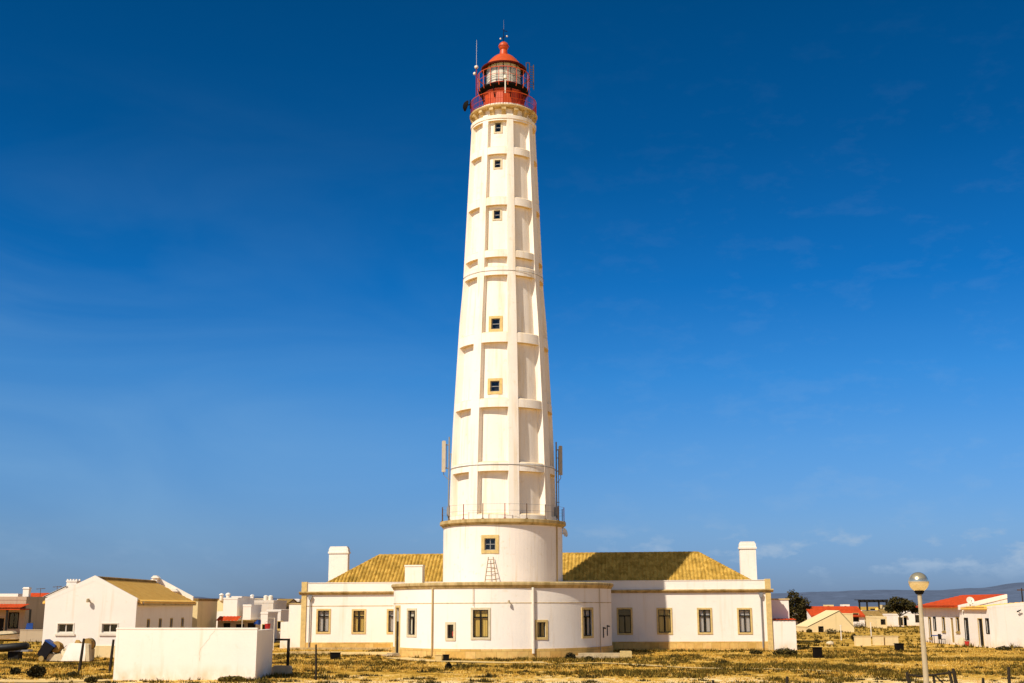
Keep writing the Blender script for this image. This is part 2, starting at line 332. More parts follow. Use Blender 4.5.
def fwall(mb, fn, s0, s1, z0, z1, ops, depth=0.22, ds=99.0):
    e = 0.012
    ops = [(a - e, b - e, c + e, d + e) for a, b, c, d in ops]
    ss = {s0, s1}; zs = {z0, z1}
    for a, b, c, d in ops: ss |= {a, c}; zs |= {b, d}
    k = int((s1 - s0) / ds)
    for i in range(1, k + 1): ss.add(s0 + (s1 - s0) * i / (k + 1))
    ss = sorted(x for x in ss if s0 <= x <= s1); zs = sorted(x for x in zs if z0 <= x <= z1)
    for i in range(len(ss) - 1):
        for j in range(len(zs) - 1):
            cs, cz = (ss[i] + ss[i + 1]) / 2, (zs[j] + zs[j + 1]) / 2
            if any(a < cs < c and b < cz < d for a, b, c, d in ops): continue
            mb.quad(fn(ss[i], zs[j], 0), fn(ss[i + 1], zs[j], 0), fn(ss[i + 1], zs[j + 1], 0), fn(ss[i], zs[j + 1], 0))
    for a, b, c, d in ops:
        mb.quad(fn(a, b, 0), fn(a, d, 0), fn(a, d, depth), fn(a, b, depth)); mb.quad(fn(c, b, 0), fn(c, b, depth), fn(c, d, depth), fn(c, d, 0))
        mb.quad(fn(a, b, 0), fn(a, b, depth), fn(c, b, depth), fn(c, b, 0)); mb.quad(fn(a, d, 0), fn(c, d, 0), fn(c, d, depth), fn(a, d, depth))
def window(parent, fn, op, style='casement', fw=0.15, surround='surround', curtain='curtain', name='window', sash='dark', proud=0.05, rec=0.13, room=False, sill=0.0):
    a, b, c, d = op
    fr = MB()
    fbox(fr, fn, a - fw, a, b - fw, d + fw, -proud, 0.03); fbox(fr, fn, c, c + fw, b - fw, d + fw, -proud, 0.03)
    fbox(fr, fn, a, c, d, d + fw, -proud, 0.03); fbox(fr, fn, a, c, b - fw, b, -proud - 0.0, 0.03)
    if sill: fbox(fr, fn, a - fw - 0.08, c + fw + 0.08, b - fw - 0.14, b - fw - 0.003, -proud - sill, 0.03)
    w = fr.build(name, M[surround], parent)
    sb = MB(); t = 0.055 if (c - a) > 0.6 else 0.045
    fbox(sb, fn, a, a + t, b, d, rec - 0.04, rec + 0.03); fbox(sb, fn, c - t, c, b, d, rec - 0.04, rec + 0.03)
    fbox(sb, fn, a + t, c - t, b, b + t, rec - 0.04, rec + 0.03); fbox(sb, fn, a + t, c - t, d - t, d, rec - 0.04, rec + 0.03)
    m = (a + c) / 2
    if style == 'casement':
        zt = b + (d - b) * 0.70
        fbox(sb, fn, a + t, c - t, zt, zt + 0.09, rec - 0.045, rec + 0.03)
        fbox(sb, fn, m - 0.055, m + 0.055, b + t, zt, rec - 0.035, rec + 0.03)
    elif style == 'cross':
        fbox(sb, fn, m - t / 2, m + t / 2, b + t, d - t, rec - 0.035, rec + 0.03)
        zt = (b + d) / 2; fbox(sb, fn, a + t, m - t / 2, zt - t / 2, zt + t / 2, rec - 0.035, rec + 0.03); fbox(sb, fn, m + t / 2, c - t, zt - t / 2, zt + t / 2, rec - 0.035, rec + 0.03)
    elif style == 'split':
        fbox(sb, fn, m - t / 2, m + t / 2, b + t, d - t, rec - 0.035, rec + 0.03)
    elif style == 'mid':
        zt = (b + d) / 2; fbox(sb, fn, a + t, c - t, zt - t / 2, zt + t / 2, rec - 0.035, rec + 0.03)
    sb.build('sash', M[sash], w)
    gl = MB(); gl.quad(fn(a + t / 2, b + t / 2, rec), fn(c - t / 2, b + t / 2, rec), fn(c - t / 2, d - t / 2, rec), fn(a + t / 2, d - t / 2, rec)); gl.build('pane', M['glass'], w)
    if curtain:
        cu = MB(); n = 8; zt = b + (d - b) * (0.99 if style != 'casement' else 0.985)
        for (q0, q1) in ((a + 0.02, m - 0.16 * (c - a) * random.uniform(.2, .9)), (m + 0.16 * (c - a) * random.uniform(.2, .9), c - 0.02)):
            for i in range(n):
                s0, s1 = q0 + (q1 - q0) * i / n, q0 + (q1 - q0) * (i + 1) / n
                e0, e1 = (rec + 0.07 + 0.03 * (i % 2)), (rec + 0.07 + 0.03 * ((i + 1) % 2))
                cu.quad(fn(s0, b, e0), fn(s1, b, e1), fn(s1, zt, e1), fn(s0, zt, e0))
        cu.build('curtain', M[curtain], w)
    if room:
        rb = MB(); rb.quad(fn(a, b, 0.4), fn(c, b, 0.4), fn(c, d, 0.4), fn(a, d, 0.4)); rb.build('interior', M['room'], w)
    return w
def tiled(mb, O, ax, up, length, lim, pitch=0.28, amp=0.05, course=0.42, k=6):
    """barrel tiles on a slope: O corner, ax unit vector along the eave, up unit vector up the slope, lim(x)->(t0,t1)"""
    nrm = ax.cross(up).normalized()
    if nrm.z < 0: nrm = -nrm
    n = int(length / pitch * k); prev = None
    T = max(lim(length * i / 20)[1] for i in range(21)); C = max(1, int(T / course))
    for i in range(n + 1):
        x = length * i / n; t0, t1 = lim(x)
        ph = (x / pitch) % 1.0; h = amp * abs(math.sin(PI * ph)) ** 0.7 * (1 if int(x / pitch) % 1 == 0 else 1)
        colv = []
        for j in range(C + 1):
            for e_ in (0, 1):
                t = (j + e_ * 0.93) * course + 0.0
                t = min(max(t, t0), t1)
                z = h + (0.035 * (1 - e_))
                q = O + ax * x + up * t + nrm * z
                mb.v.append(tuple(q)); colv.append(len(mb.v) - 1)
        if prev:
            for j in range(len(colv) - 1):
                mb.f.append((prev[j], colv[j], colv[j + 1], prev[j + 1]))
        prev = colv

# ================================================================== the lighthouse
TY = 92.0
TX = at(503.2, 330, TY).x
def ZT(v, r=0.0): return at(503.2, v, TY - r).z
def RT(hw, v): return at(503.2 + hw, v, TY).x - TX
LT = thing('lighthouse', 'tall tapering white lighthouse tower with eight ribs and a red lantern', 'lighthouse', (TX, TY, 0))
OFF = R(12.0)      # bearing of the rib just right of the middle, seen from the camera
prof = [(518, 53.6), (464, 51.6), (430, 50.2), (325, 43.8), (290, 40.6), (205, 36.2), (130, 32.3), (112, 31.4)]
PR = sorted((ZT(v), RT(h, v)) for v, h in prof)
def RAD(z):
    if z <= PR[0][0]: return PR[0][1]
    for (a, ra), (b, rb) in zip(PR, PR[1:]):
        if z <= b: return ra + (rb - ra) * (z - a) / (b - a)
    return PR[-1][1]
def ZF(v):
    r = 3.5
    for _ in range(5):
        z = ZT(v, r); r = RAD(z)
    return z
REC = 0.125                                # recess of the panels, as a share of the radius
def CORE(z): return RAD(z) * (1 - REC)
rLow = RT(59.2, 552); rLedge = RT(62.6, 522)
zRound = at(503, 583, TY - 8.0).z         # roof level of the round front block
zLedge0, zLedge1 = at(503, 522.6, TY - rLedge).z, at(503, 518.6, TY - rLedge).z
zTop = ZF(114.5)
zG = at(503, 104.0, TY - RT(34, 104)).z    # gallery floor
# lower drum
aW = R(-11.5)
def fl(s, z, d): a = s / rLow; return ((rLow - d) * math.sin(a), -(rLow - d) * math.cos(a), z)
wz0, wz1 = at(490, 550, TY - rLow).z, at(490, 538.2, TY - rLow).z
sW = aW * rLow; opL = (sW - 0.40, wz0, sW + 0.40, wz1)
b = MB(); fwall(b, fl, -PI * rLow, PI * rLow, 0.2, zLedge0, [opL], 0.3, 0.3); b.build('lower_drum', M['drum'], LT, 30)
window(LT, fl, opL, 'cross', 0.24, 'surround', None, 'drum_window', 'grey', 0.05, 0.15, True)
b = MB(); b.lathe([(rLow - .1, zLedge0 - .12), (rLow + 0.10, zLedge0 - .10), (rLow + .12, zLedge0 - .02), (rLedge - .05, zLedge0 + .03), (rLedge, zLedge0 + .07), (rLedge, zLedge1), (rLedge - .06, zLedge1 + .03), (CORE(zLedge1) - .2, zLedge1 + .08)], 128)
b.build('ledge', M['trim2'], LT, 30)
# panelled shaft
def wop(v0, v1, w):
    return w, ZF(v1), ZF(v0)
wins = [(126 - 5, 126 + 4, 0.46), (162 - 3.6, 162 + 3.8, 0.46), (213 - 4.3, 213 + 4.2, 0.5), (322 - 5, 322 + 5.6, 0.66), (384.8 - 5.2, 384.8 + 5.4, 0.70)]
def fs(s, z, d): r = CORE(z); a = s; return ((r - d) * math.sin(a), -(r - d) * math.cos(a), z)
aPan = OFF - R(22.5)
b = MB(); zs = [zLedge1 - .3 + (zTop + 1.2 - zLedge1 + .3) * i / 60 for i in range(61)]
opn = []
for v0, v1, w in wins:
    z0, z1 = ZF(v1), ZF(v0); r = CORE((z0 + z1) / 2); opn.append((aPan - w / 2 / r, z0, aPan + w / 2 / r, z1, r))
for k in range(8):
    a0 = OFF - R(22.5) - R(22.5) + k * R(45)
    ops = [(o[0], o[1], o[2], o[3]) for o in opn] if k == 0 else []
    e = 0.003
    ops2 = [(o[0] + .009, o[1], o[2] - .009, o[3]) for o in ops]
    ss = sorted({a0 + R(45) * i / 12 for i in range(13)} | {x for o in ops for x in (o[0], o[2])})
    zz = sorted(set(zs) | {x for o in ops for x in (o[1], o[3])})
    for i in range(len(ss) - 1):
        for j in range(len(zz) - 1):
            cs, cz = (ss[i] + ss[i + 1]) / 2, (zz[j] + zz[j + 1]) / 2
            if any(o[0] < cs < o[2] and o[1] < cz < o[3] for o in ops): continue
            b.quad(fs(ss[i], zz[j], 0), fs(ss[i + 1], zz[j], 0), fs(ss[i + 1], zz[j + 1], 0), fs(ss[i], zz[j + 1], 0))
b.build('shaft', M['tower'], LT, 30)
for q, (a, z0, c, z1, r) in enumerate(opn):
    fw_ = lambda s, z, d, r=r: ((CORE(z) - d) * math.sin(aPan + s / r), -(CORE(z) - d) * math.cos(aPan + s / r), z)
    hw = (c - a) / 2 * r
    window(LT, fw_, (-hw, z0, hw, z1), 'mid', 0.20 if q > 2 else 0.12, 'surround' if q > 2 else 'surround_pale', None, 'tower_window', 'grey', 0.05, 0.12, True)
# ribs
hr = R(5.6)
for k in range(8):
    b = MB(); ac = OFF + k * R(45); n = 40; st = []
    for j in range(n + 1):
        z = zLedge1 + .01 + (zTop + .1 - zLedge1) * j / n; ro, ri = RAD(z), CORE(z) - .12; ring = []
        for t in (-1, -.5, 0, .5, 1): ring.append((ro * math.sin(ac + hr * t), -ro * math.cos(ac + hr * t), z))
        for t in (1, -1):
            # the flanks of a rib are parallel, so narrow the inner edge's angle to keep the width
            w = ro * math.sin(hr); aa = math.asin(min(1, w / ri))
            ring.append((ri * math.sin(ac + aa * t), -ri * math.cos(ac + aa * t), z))
        st.append(len(b.v)); b.v += ring
    for j in range(n):
        for i in range(7):
            i2 = (i + 1) % 7; b.f.append((st[j] + i, st[j] + i2, st[j + 1] + i2, st[j + 1] + i))
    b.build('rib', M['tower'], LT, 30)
# rings between the ribs
rings = [(114.2, 119.8), (145.8, 153.2), (196.0, 204.2), (249.2, 256.2), (265.6, 274.3), (331.5, 341.5), (397.8, 406.5), (461.5, 470.5), (513.5, 519.0)]
for v0, v1 in rings:
    z0, z1 = ZF(v1), ZF(v0); p = 0.02
    zm = (z0 + z1) / 2
    b = MB(); b.lathe([(CORE(z0) - .1, z0 + .0), (RAD(z0) - p, z0), (RAD(z1) - p, z1 - .06), (RAD(z1) - p - .10, z1 + .03), (CORE(z1) - .1, z1 + .12)], 128)
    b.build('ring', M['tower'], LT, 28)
# gallery
rG = RT(34.2, 106); rN = RAD(zTop)
rK = rN - .36
b = MB(); b.lathe([(rK, zG - 0.16), (rG - .14, zG - .16), (rG - .04, zG - .10), (rG, zG - .02), (rG - .04, zG + .05), (1.0, zG + .06)], 128)
b.build('gallery_floor', M['trim'], LT, 30)
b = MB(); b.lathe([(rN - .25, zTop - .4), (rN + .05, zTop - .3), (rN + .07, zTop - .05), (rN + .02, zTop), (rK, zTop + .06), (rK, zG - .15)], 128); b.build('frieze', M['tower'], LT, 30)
for k in range(16):
    m = Matrix.Rotation(OFF + R(11.25) + k * R(22.5), 4, 'Z')
    b = MB(); r0, r1 = rK - .05, rG - .10; hB_ = zG - .16 - zTop
    b.prism([(-r1, zG - .165), (-r1, zG - .165 - hB_ * .3), (-r1 + .12, zG - .165 - hB_ * .42), (-r0 - .22, zG - .165 - hB_ * .8), (-r0 - .10, zTop + .02), (-r0, zTop + .02), (-r0, zG - .165)], -.17, .17, m @ Matrix.Rotation(PI / 2, 4, 'Z'))
    b.build('bracket', M['trim'], LT)
def ringtube(b, r, z, t, n=64, a0=0, a1=2 * PI):
    pts = [(r * math.sin(a0 + (a1 - a0) * i / n), -r * math.cos(a0 + (a1 - a0) * i / n), z) for i in range(n + 1)]
    for i in range(n): b.tube(pts[i], pts[i + 1], t, n=5, cap=False)
def polar(r, a, z): return Vector((r * math.sin(a), -r * math.cos(a), z))
rr = rG - .10
for h_, t_ in ((1.15, .034), (.6, .015), (.2, .015)):
    b = MB(); ringtube(b, rr, zG + h_, t_); b.build('gallery_rail', M['red'], LT, 40)
b = MB()
for k in range(80):
    a = 2 * PI * k / 80; b.tube(polar(rr, a, zG + .05), polar(rr, a, zG + 1.13), .026 if k % 5 == 0 else .012, n=5)
b.build('gallery_balusters', M['dkred'], LT)
# red watch room, upper walkway, lantern
rD = RT(20.6, 95); rU = RT(25.2, 86); zU = at(503, 81.5, TY - rU).z; rL = RT(18.6, 72); zL1 = at(503, 61.5, TY - rL).z; rE = RT(22.6, 64)
b = MB(); b.lathe([(rD, zG + .05), (rD, zG + .35), (rD - .04, zG + .36), (rD - .04, zU - .5), (rD + .03, zU - .47), (rD + .05, zU - .34)], 16); wr = b.build('watch_room', M['red'], LT)
b = MB(); ad = R(62); b.box(-.42, .42, -rD - .03, -rD + .2, zG + .1, zG + 2.0, Matrix.Rotation(ad, 4, 'Z')); b.build('door', M['dkred'], wr)
b = MB(); b.lathe([(rD - .1, zU - .36), (rD + .06, zU - .34), (rU - .08, zU - .22), (rU, zU - .1), (rU, zU), (1.0, zU + .02)], 64); b.build('upper_walkway', M['black'], LT, 30)
b = MB(); ru = rU + RT(1.4, 86); ringtube(b, ru, zU + 1.3, .04); ringtube(b, ru, zU + .7, .018)
for k in range(18):
    a = R(10) + 2 * PI * k / 18; b.path([polar(rU, a, zU - .25), polar(ru, a, zU), polar(ru, a, zU + 1.3)], .03)
b.build('upper_rail', M['red'], LT)
for k in range(8):
    a = R(20) + k * R(45); b = MB(); b.tube(polar(rD, a, zU - 1.1), polar(rU - .1, a, zU - .2), .05, n=5); b.build('walkway_strut', M['black'], LT)
# lantern glazing
gl = MB(); gl.lathe([(rL, zU + .3), (rL, zL1 + .1)], 16); lg = gl.build('lantern_glazing', M['glass'], LT)
b = MB(); b.lathe([(rL + .04, zU), (rL + .06, zU + .3), (rL - .1, zU + .32)], 32); b.build('sill', M['dkred'], lg, 30)
b = MB(); hgt = zL1 + .1 - zU - .3
for k in range(16):
    a = R(11.25) * 0 + k * R(22.5); b.tube(polar(rL + .01, a, zU + .3), polar(rL + .01, a, zL1 + .1), .035 if k % 2 == 0 else .02, n=5)
for t in (.33, .67):
    pts = [polar(rL + .01, R(22.5) * k, zU + .3 + hgt * t) for k in range(17)]; b.path(pts, .014, 4)
b.build('glazing_bar', M['dark'], lg)
b = MB(); pr = []
for i in range(25):
    t = i / 24; pr.append((rL * .92 + .018 * (i % 2), zU + .32 + hgt * t))
b.lathe(pr, 48); b.build('lens', mat('lens_screen', (0.96, 0.89, 0.72), 0.35, .25, 1.5, stretch=(3, 3, .3)), lg, 50)
# dome
zE = at(503, 60.2, TY - rE).z; rN2 = RT(4.6, 51); zN = at(503, 54.0, TY - rN2).z
rX = rE - .16
b = MB(); b.lathe([(rL - .1, zE + .02), (rE - .10, zE - .10), (rE, zE - .08), (rE + .02, zE + .02), (rX, zE + .08)], 48); b.build('eave', M['eave'], LT, 30)
b = MB(); pr = [(rX + .01, zE + .05)]
for i in range(1, 13):
    t = i / 12; pr.append((rX + (rN2 - rX) * t, zE + .05 + (zN - zE - .05) * math.sin(t * PI / 2) ** 1.08))
zB = at(503.5, 46.6, TY).z; rB = RT(5.4, 46)
pr += [(rN2 * .96, zN + .2), (rN2 * .82, zB - rB * .82)]
b.lathe(pr, 32); dm = b.build('dome', M['red'], LT, 35)
b = MB(); pr = [(rB * math.sin(PI * (i / 12)), -rB * math.cos(PI * i / 12) + zB) for i in range(1, 12)] + [(.06, zB + rB + .02)]; b.lathe(pr, 24); b.lathe([(rB + .03, zB - .04), (rB + .03, zB + .04), (rB - .05, zB + .04)], 24)
b.build('vent_ball', M['red'], LT, 50)
zV = at(503.5, 29.5, TY).z
b = MB(); b.tube((0, 0, zB + rB - .1), (0, 0, zV), .035, .02); b.tube((-.02, 0, zV - .1), (.30, 0, zV - .18), .03); b.tube((0, 0, zV), (-.14, 0, zV + .06), .02)
z3 = at(503.5, 37.6, TY).z; b.tube((-.22, 0, z3 - .1), (.2, 0, z3 + .15), .02)
wv = b.build('weather_vane', M['black'], LT)
for (x, zc) in ((-.26, z3 - .10), (.27, z3 + .12)):
    b = MB(); pr = [(.075 * math.cos(t), .075 * math.sin(t)) for t in (-1.5, -1, -.5, 0, .5, 1, 1.5)]; b.lathe([(max(r_, .005), z_) for r_, z_ in pr], 12, c=(x, 0, zc)); b.build('cup', M['whitem'], wv, 50)
b = MB(); b.tube((0, 0, zV), (0, 0, at(503.5, 20, TY).z), .012, .006); b.build('lightning_rod', M['grey'], LT)
# whip aerial and little domes on the left of the upper rail
px = at(476.5, 60, TY).x - TX
b = MB(); b.tube((px, 0, at(476, 68, TY).z), (px, 0, at(476, 40, TY).z), .013, .008)
ax = b.build('whip_aerial', M['whitem'], LT)
b = MB(); b.tube((px, 0, at(476, 96, TY).z), (px, 0, at(476, 68, TY).z), .035); b.tube((px, 0, at(476, 88, TY).z), (-rU, 0, zU), .03); b.build('mast', M['dkred'], ax)
for (u, v, r_) in ((476.4, 67, .17), (474.6, 73.5, .12)):
    b = MB(); c = at(u, v, TY); b.lathe([(.02, -.12), (r_ * .8, -.10), (r_, -.02), (r_ * .85, .07), (r_ * .4, .12), (.01, .13)], 14, c=(c.x - TX, 0, c.z)); b.build('aerial_dome', M['whitem'], ax, 50)
# sensor lamp on a white post at the front of the upper rail
c = at(505.3, 78.5, TY - ru); b = MB(); b.tube((c.x - TX, -ru, at(505, 93, TY - ru).z), (c.x - TX, -ru, c.z), .05); b.tube((c.x - TX, -ru, c.z), (c.x - TX, -ru, c.z + .28), .15, .13, 10)
b.build('fog_sensor', M['whitem'], LT)
b = MB(); xq = at(528, 70, TY).x - TX
zq0, zq1 = at(528, 88, TY).z, at(528, 64.5, TY).z
b.path([(xq - .15, -.3, zq0), (xq - .15, -.3, zq1), (xq + .12, -.3, zq1), (xq + .12, -.3, zq1 - .9)], .035)
for i in range(9): b.tube((xq + .12, -.3, zq0 + i * .22), (xq + .45, -.1, zq0 + i * .22), .025)
b.tube((xq + .45, -.1, zq0 - .2), (xq + .45, -.1, zq0 + 2.0), .04)
b.build('access_ladder', M['rust'], LT)
# black dish on the left of the gallery
c = at(465.2, 108.5, TY); b = MB(); m = Matrix.Translation((c.x - TX, -.6, c.z)) @ Matrix.Rotation(R(-80), 4, 'Y') @ Matrix.Rotation(R(20), 4, 'X')
b.lathe([(.02, .16), (.25, .10), (.43, -.05), (.47, -.14), (.43, -.14), (.02, .0)], 24, m=m); b.tube((c.x - TX + .1, -.6, c.z), (-rG + .1, -.6, c.z + .1), .05); b.tube((-rG + .06, -.62, c.z - .3), (-rG + .06, -.62, c.z + .5), .04)
b.build('dish_antenna', M['black'], LT, 40)
# ledge railing: thin posts with wire
rp = rLedge - .12; b = MB()
nP = 18
for k in range(nP):
    a = R(2.2) + 2 * PI * k / nP; p = MB(); p.tube(polar(rp, a, zLedge1), polar(rp, a, zLedge1 + 1.12), .032, n=6); p.tube(polar(rp, a, zLedge1), polar(rp, a, zLedge1 + .08), .09, n=8)
    p.build('railing_post', M['rust'] if k % 4 else M['dkred'], LT)
for h in (1.08, .62):
    b = MB(); ringtube(b, rp, zLedge1 + h, .009, 44); b.build('railing_wire', M['grey'], LT)
# conduit line across the second ring from the bottom
b = MB(); zc = ZF(464.2); ringtube(b, RAD(zc) + .02, zc, .022, 96); b.build('cable', M['grey'], LT)
b = MB(); zc = ZF(270.0); ringtube(b, RAD(zc) + .02, zc, .016, 96); b.build('cable', M['grey'], LT)
b = MB(); a = math.asin((555.5 - 503.2) / 59.2); b.tube(polar(rLow + .05, a, zRound), polar(rLow + .05, a, zLedge0), .05); b.build('downpipe', M['trim'], LT)
c = at(563.5, 533, TY); b = MB(); m = Matrix.Translation((c.x - TX + .0, 0, c.z)) @ Matrix.Rotation(R(60), 4, 'Z') @ Matrix.Rotation(R(75), 4, 'X')
b.lathe([(.02, 0), (.18, .03), (.32, .1), (.36, .16), (.34, .16), (.02, .05)], 20, m=m); b.tube((c.x - TX, 0, c.z), (rLow - .1, 0, c.z - .1), .04); b.build('satellite_dish', M['whitem'], LT, 40)
# panel aerials on masts
def panel_aerial(u_mast, u_panel, v0, v1, vb, label, mm):
    p0 = at(u_mast, vb, TY); t = thing('panel_antenna', label, 'antenna', (p0.x, TY - .3, zLedge1), 0, 'phone aerials on the tower ledge')
    b = MB(); ztop = at(u_mast, v0 - 4, TY).z - zLedge1; b.tube((0, 0, 0), (0, 0, ztop), .055); b.tube((.16, 0, 0), (.16, 0, ztop * .8), .03); b.tube((0, 0, 0), (0, 0, .06), .14)
    for q in (0.25, .5, .8): b.tube((-.05, 0, ztop * q), (.22, 0, ztop * q), .03)
    b.build('mast', M['grey'], t)
    dx = at(u_panel, v0, TY).x - p0.x; za, zb = at(u_panel, v1, TY).z - zLedge1, at(u_panel, v0, TY).z - zLedge1
    b = MB(); b.prism([(dx - .14, za), (dx + .14, za), (dx + .14, zb - .06), (dx + .08, zb), (dx - .08, zb), (dx - .14, zb - .06)], -.2, .1); b.build('panel', mm, t)
    b = MB(); b.tube((0, 0, za + .3), (dx, -.05, za + .3), .04); b.tube((0, 0, zb - .3), (dx, -.05, zb - .3), .04); b.tube((dx * .5, -.02, za + .25), (dx * .5, -.02, zb - .25), .02); b.build('bracket', M['grey'], t); b = MB(); b.path([(dx, 0, za), (dx + .02, 0, za - .25), (0.02, .04, za - .6), (0.06, .04, .3)], .025); b.build('cable', M['grey'], t)
    b = MB(); b.bevbox(-.22 if dx > 0 else -.12, .12 if dx > 0 else .22, -.28, -.08, .5, 1.15); b.build('equipment_box', M['grey'], t)
panel_aerial(448.6, 444.2, 441.5, 472.5, 518, 'pale panel aerial on a thin mast at the left edge of the tower ledge', mat('aerial_cover', (.55, .46, .33), .6))
panel_aerial(556.6, 560.2, 446.5, 475.5, 519, 'grey panel aerial on a dark mast at the right edge of the tower ledge', mat('grey_aerial_cover', (.42, .36, .28), .6))

# ================================================================== keepers' building
PSI = R(5.0)
KB = thing('keepers_building', 'long white keepers building with ochre tiled roof and a rounded front block', 'building', (TX, TY, 0), -PSI)
KB.rotation_euler = (0, R(-.28), -PSI)
cs_, sn_ = math.cos(PSI), math.sin(PSI)
from mathutils import Euler
MKI = (Matrix.Translation((TX, TY, 0)) @ Euler((0, R(-.28), -PSI)).to_matrix().to_4x4()).inverted()
O_L = MKI @ Vector((0, 0, CAMH))
def hit(u, v, y):
    dl = MKI.to_3x3() @ ray(u, v); t = (y - O_L.y) / dl.y
    return O_L + dl * t
def hitc(u, v, r):
    dl = MKI.to_3x3() @ ray(u, v)
    A = dl.x ** 2 + dl.y ** 2; B = 2 * (O_L.x * dl.x + O_L.y * dl.y); C = O_L.x ** 2 + O_L.y ** 2 - r * r
    D = max(0, B * B - 4 * A * C); t = (-B - math.sqrt(D)) / 2 / A
    return math.atan2(O_L.x + dl.x * t, -(O_L.y + dl.y * t)), O_L.z + dl.z * t
WY = 10.4
RB = RT(108.0, 610)
xL, xR = hit(301.5, 620, WY).x, hit(771.5, 620, WY).x
zCor = hit(512 + 180, 590, WY).z; zPar = hit(700, 580, WY).z; zPl = hit(700, 641.5, WY).z
zPl = max(zPl, 0.55)
fp = lambda s, z, d: (s, WY + d, z)
def popen(u0, u1, v0, v1, y=WY):
    a, c = hit(u0, v0, y), hit(u1, v1, y); return (a.x, c.z, c.x, a.z)
wl = [popen(318.2, 328.6, 610.6, 631.8), popen(353.6, 364.0, 610.8, 632.0), popen(388.6, 399, 610.8, 632)]
wr_ = [popen(618.4, 631.2, 609.4, 633.0), popen(658.2, 671.0, 609.6, 632.6), popen(698.6, 711.0, 609.6, 632.4), popen(738.6, 751.0, 609.6, 632.4)]
b = MB(); fwall(b, fp, xL, -RB + .05, zPl, zCor, wl, .25)
fwall(b, fp, RB - 1.3, xR, zPl, zCor, wr_, .25)
DEP = 8.6
b.quad((xL, WY, 0), (xL, WY + DEP, 0), (xL, WY + DEP, zCor), (xL, WY, zCor)); b.quad((xR, WY, 0), (xR, WY, zCor), (xR, WY + DEP, zCor), (xR, WY + DEP, 0)); b.quad((xL, WY + DEP, 0), (xR, WY + DEP, 0), (xR, WY + DEP, zCor), (xL, WY + DEP, zCor))
b.build('wing_wall', M['white'], KB)
for o_, cu in zip(wl, ('curtain_grey', 'curtain_yellow', 'curtain_grey')): window(KB, fp, o_, 'casement', .145, 'surround', cu)
for o_, cu in zip(wr_, (None, 'curtain_yellow', 'curtain_grey', 'curtain_grey')): window(KB, fp, o_, 'casement', .145, 'surround', cu)
# plinth, corner piers, cornice, parapet
for a_, c_ in ((xL, -RB + .02), (RB - 1.3, xR)):
    b = MB(); b.box(a_, c_, WY - .06, WY + .3, -.2, zPl); b.build('plinth', M['stone'], KB)
for x0, x1 in ((xL - .04, xL + .38), (xR - .38, xR + .04)):
    b = MB(); b.box(x0, x1, WY - .09, WY + .4, -.2, zCor - .22); b.box(x0 - .02, x1 + .02, WY - .10, WY + .4, zCor + .065, zPar + .06); b.build('corner_pier', M['surround'], KB)
for s0, s1 in ((xL - .25, -RB + .0), (RB - 1.3, xR + .25)):
    b = MB(); b.prism([(WY + .1, zCor - .22), (WY - .06, zCor - .22), (WY - .10, zCor - .13), (WY - .22, zCor - .08), (WY - .28, zCor - .04), (WY - .28, zCor + .02), (WY - .1, zCor + .06), (WY + .1, zCor + .06)], s0, s1, Matrix(((0, 1, 0, 0), (1, 0, 0, 0), (0, 0, 1, 0), (0, 0, 0, 1))))
    b.build('cornice', M['trim2'], KB)
b = MB(); b.box(xL, xR, WY + .0, WY + .3, zCor - .01, zPar - .05); b.box(xL, xR, WY - .04, WY + .34, zPar - .05, zPar)
b.box(xL, xL + .3, WY + .3, WY + DEP, zCor - .01, zPar - .02); b.box(xR - .3, xR, WY + .3, WY + DEP, zCor - .01, zPar - .02)
b.build('parapet', M['white'], KB)
for u, par in ((310.2, 1), (761.0, 1)):
    p = hit(u, 600, WY - .14); b = MB(); b.tube((p.x, WY - .14, .05), (p.x, WY - .14, zCor - .55), .05); b.prism([(p.x - .1, zCor - .62), (p.x + .1, zCor - .62), (p.x + .17, zCor - .3), (p.x - .17, zCor - .3)], WY - .25, WY - .06); b.build('downpipe', M['grey'], KB)
b = MB(); zc = hit(350, 606, WY).z
b.box(xL + .39, -RB + .02, WY - .015, WY + .02, zc - .03, zc + .03); b.build('string_course', M['trim'], KB)
# hipped tile roof
ye = WY + .38; RUN = 3.9
pe = hit(751, 580, ye); pr_ = hit(698, 551.5, ye + RUN); pl_ = hit(379.5, 555, ye + RUN)
zE_ = zPar - .16; zRi = (pr_.z + pl_.z) / 2 - .12
xe0, xe1 = hit(326.5, 582, ye).x, pe.x
rx0, rx1 = pl_.x, pr_.x
up = Vector((0, RUN, zRi - zE_)); LEN = up.length; up.normalize()
rt = MB(); L = xe1 - xe0
def limf(x):
    a = (rx0 - xe0); c = (xe1 - rx1)
    if x < a: return 0, LEN * x / a
    if x > L - c: return 0, LEN * max(0, (L - x)) / c
    return 0, LEN
tiled(rt, Vector((xe0, ye, zE_)), Vector((1, 0, 0)), up, L, limf, 0.31, 0.13)
upb = Vector((0, -RUN, zRi - zE_)).normalized()
rt.quad((xe0, ye + 2 * RUN, zE_), (xe1, ye + 2 * RUN, zE_), (rx1, ye + RUN, zRi), (rx0, ye + RUN, zRi))
rt.quad((xe0, ye, zE_), (rx0, ye + RUN, zRi), (xe0, ye + 2 * RUN, zE_)); rt.quad((xe1, ye, zE_), (xe1, ye + 2 * RUN, zE_), (rx1, ye + RUN, zRi))
roof = rt.build('roof', M['tile'], KB, 50)
def ridge_tiles(a, b_, r=.13, step=.42):
    m_ = MB(); a, b_ = Vector(a), Vector(b_); n = int((b_ - a).length / step)
    for i in range(n):
        m_.tube(a + (b_ - a) * (i / n), a + (b_ - a) * ((i + 1.06) / n), r * 1.12, r * .9, 8)
    return m_
